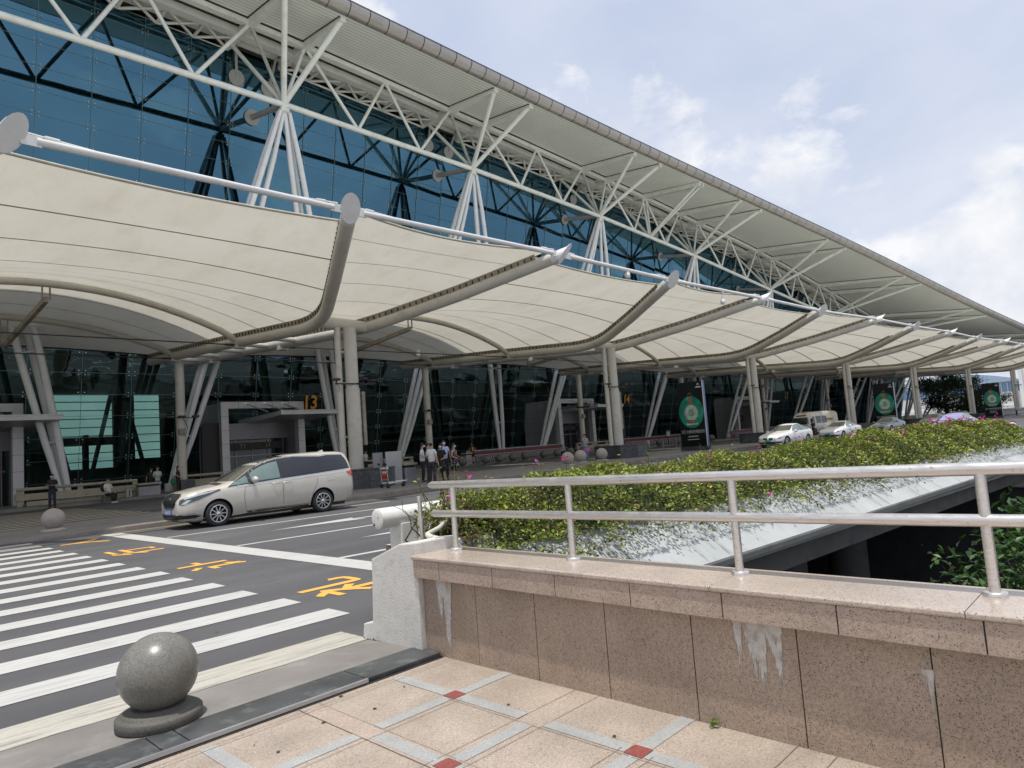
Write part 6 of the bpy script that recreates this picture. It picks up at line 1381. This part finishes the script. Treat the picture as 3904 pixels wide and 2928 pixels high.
tree('dark layered evergreen tree beyond the open end of the terminal',(150,30.0,0),10.5,6.5,[(.03,.06,.022),(.05,.09,.03),(.018,.035,.015)],[.45,.3,.25],15000,.38,seed=3,low=.08)
tree('second dark tree standing just right of the layered evergreen',(160,26.0,0),8.2,5.0,[(.03,.065,.022),(.05,.10,.03),(.02,.04,.015)],[.45,.3,.25],9000,.34,seed=8,low=.08)
tree('small tree with red flowers at the right edge beyond the hedge',(128,13.6,0),4.6,1.9,[(.07,.13,.03),(.05,.09,.03),(.45,.06,.07)],[.45,.25,.3],3500,.17,'flowering_tree',5)
bw = empty('boundary_wall','low white boundary wall across the far end of the road','wall',(170,25,0)); B = MB(); B.bbox((172,5,0),(172.5,60,1.1)); B.bbox((171.9,5,1.1),(172.6,60,1.25)); B.build('wall_body', M['white'], bw, 0, True)
# ------------------------------------------------------------------ LIGHT
SUN_EL, SUN_AZ = R(79), math.atan2(-.16,-.09)           # sun nearly overhead, a little behind-left of the camera
sun_d = bpy.data.lights.new('sun','SUN'); sun_d.energy = 3.7; sun_d.angle = R(.9); sun_d.color = (1,.965,.90)
sun = bpy.data.objects.new('sun', sun_d); COL.objects.link(sun)
sd = V(math.sin(SUN_AZ)*math.cos(SUN_EL), math.cos(SUN_AZ)*math.cos(SUN_EL), math.sin(SUN_EL))
sun.rotation_euler = sd.to_track_quat('Z','Y').to_euler()
w = bpy.data.worlds.new('World'); S.world = w; w.use_nodes = True; n = w.node_tree; bg = n.nodes['Background']
sky = n.nodes.new('ShaderNodeTexSky'); sky.sky_type = 'NISHITA'; sky.sun_disc = False; sky.sun_elevation = SUN_EL; sky.sun_rotation = SUN_AZ; sky.air_density = 1.6; sky.dust_density = 2.5; sky.ozone_density = 1.5
tc = n.nodes.new('ShaderNodeTexCoord'); sep = n.nodes.new('ShaderNodeSeparateXYZ'); n.links.new(tc.outputs['Generated'], sep.inputs[0])
# cloud deck: project the view direction onto a plane overhead
zc = mth(n,'MAXIMUM',sep.outputs[2],.06)
cmb = n.nodes.new('ShaderNodeCombineXYZ'); n.links.new(mth(n,'DIVIDE',sep.outputs[0],mth(n,'ADD',zc,.25)),cmb.inputs[0]); n.links.new(mth(n,'DIVIDE',sep.outputs[1],mth(n,'ADD',zc,.25)),cmb.inputs[1])
f1 = noise(n, cmb.outputs[0], 1.5, 8, .55, .3); f2 = noise(n, cmb.outputs[0], .8, 3, .5)
veil = ramp(n, mth(n,'ADD',mth(n,'MULTIPLY',f1,.5),mth(n,'MULTIPLY',f2,.5)), [(.40,0.),(.62,1.)])
# cumulus heaps low over the roof
f3 = noise(n, texco(n, (1,1,1.5), 'Generated', (0,0,.75)), 5.0, 9, .56, .2)
hh = ramp(n, sep.outputs[2], [(.06,1.),(.60,0.)])
cum = ramp(n, mth(n,'ADD',f3,mth(n,'MULTIPLY',hh,.14)), [(.60,0.),(.68,1.)])
base = mixrgb(n, .72, sky.outputs[0], (5.3,5.8,7.2))
c1 = mixrgb(n, mth(n,'MULTIPLY',veil,.85), base, (6.6,6.8,7.5))
shade = ramp(n, noise(n, tc.outputs['Generated'], 9, 5), [(.35,(5.6,5.9,6.7)),(.62,(7.7,7.75,7.85))])
c2 = mixrgb(n, mth(n,'MULTIPLY',cum,.9), c1, shade)
n.links.new(c2, bg.inputs['Color']); bg.inputs['Strength'].default_value = .128
S.view_settings.view_transform = 'Standard'; S.view_settings.look = 'None'; S.view_settings.exposure = 0; S.view_settings.gamma = 1
S.cycles.max_bounces = 8; S.cycles.transparent_max_bounces = 12; S.cycles.caustics_reflective = False; S.cycles.caustics_refractive = False
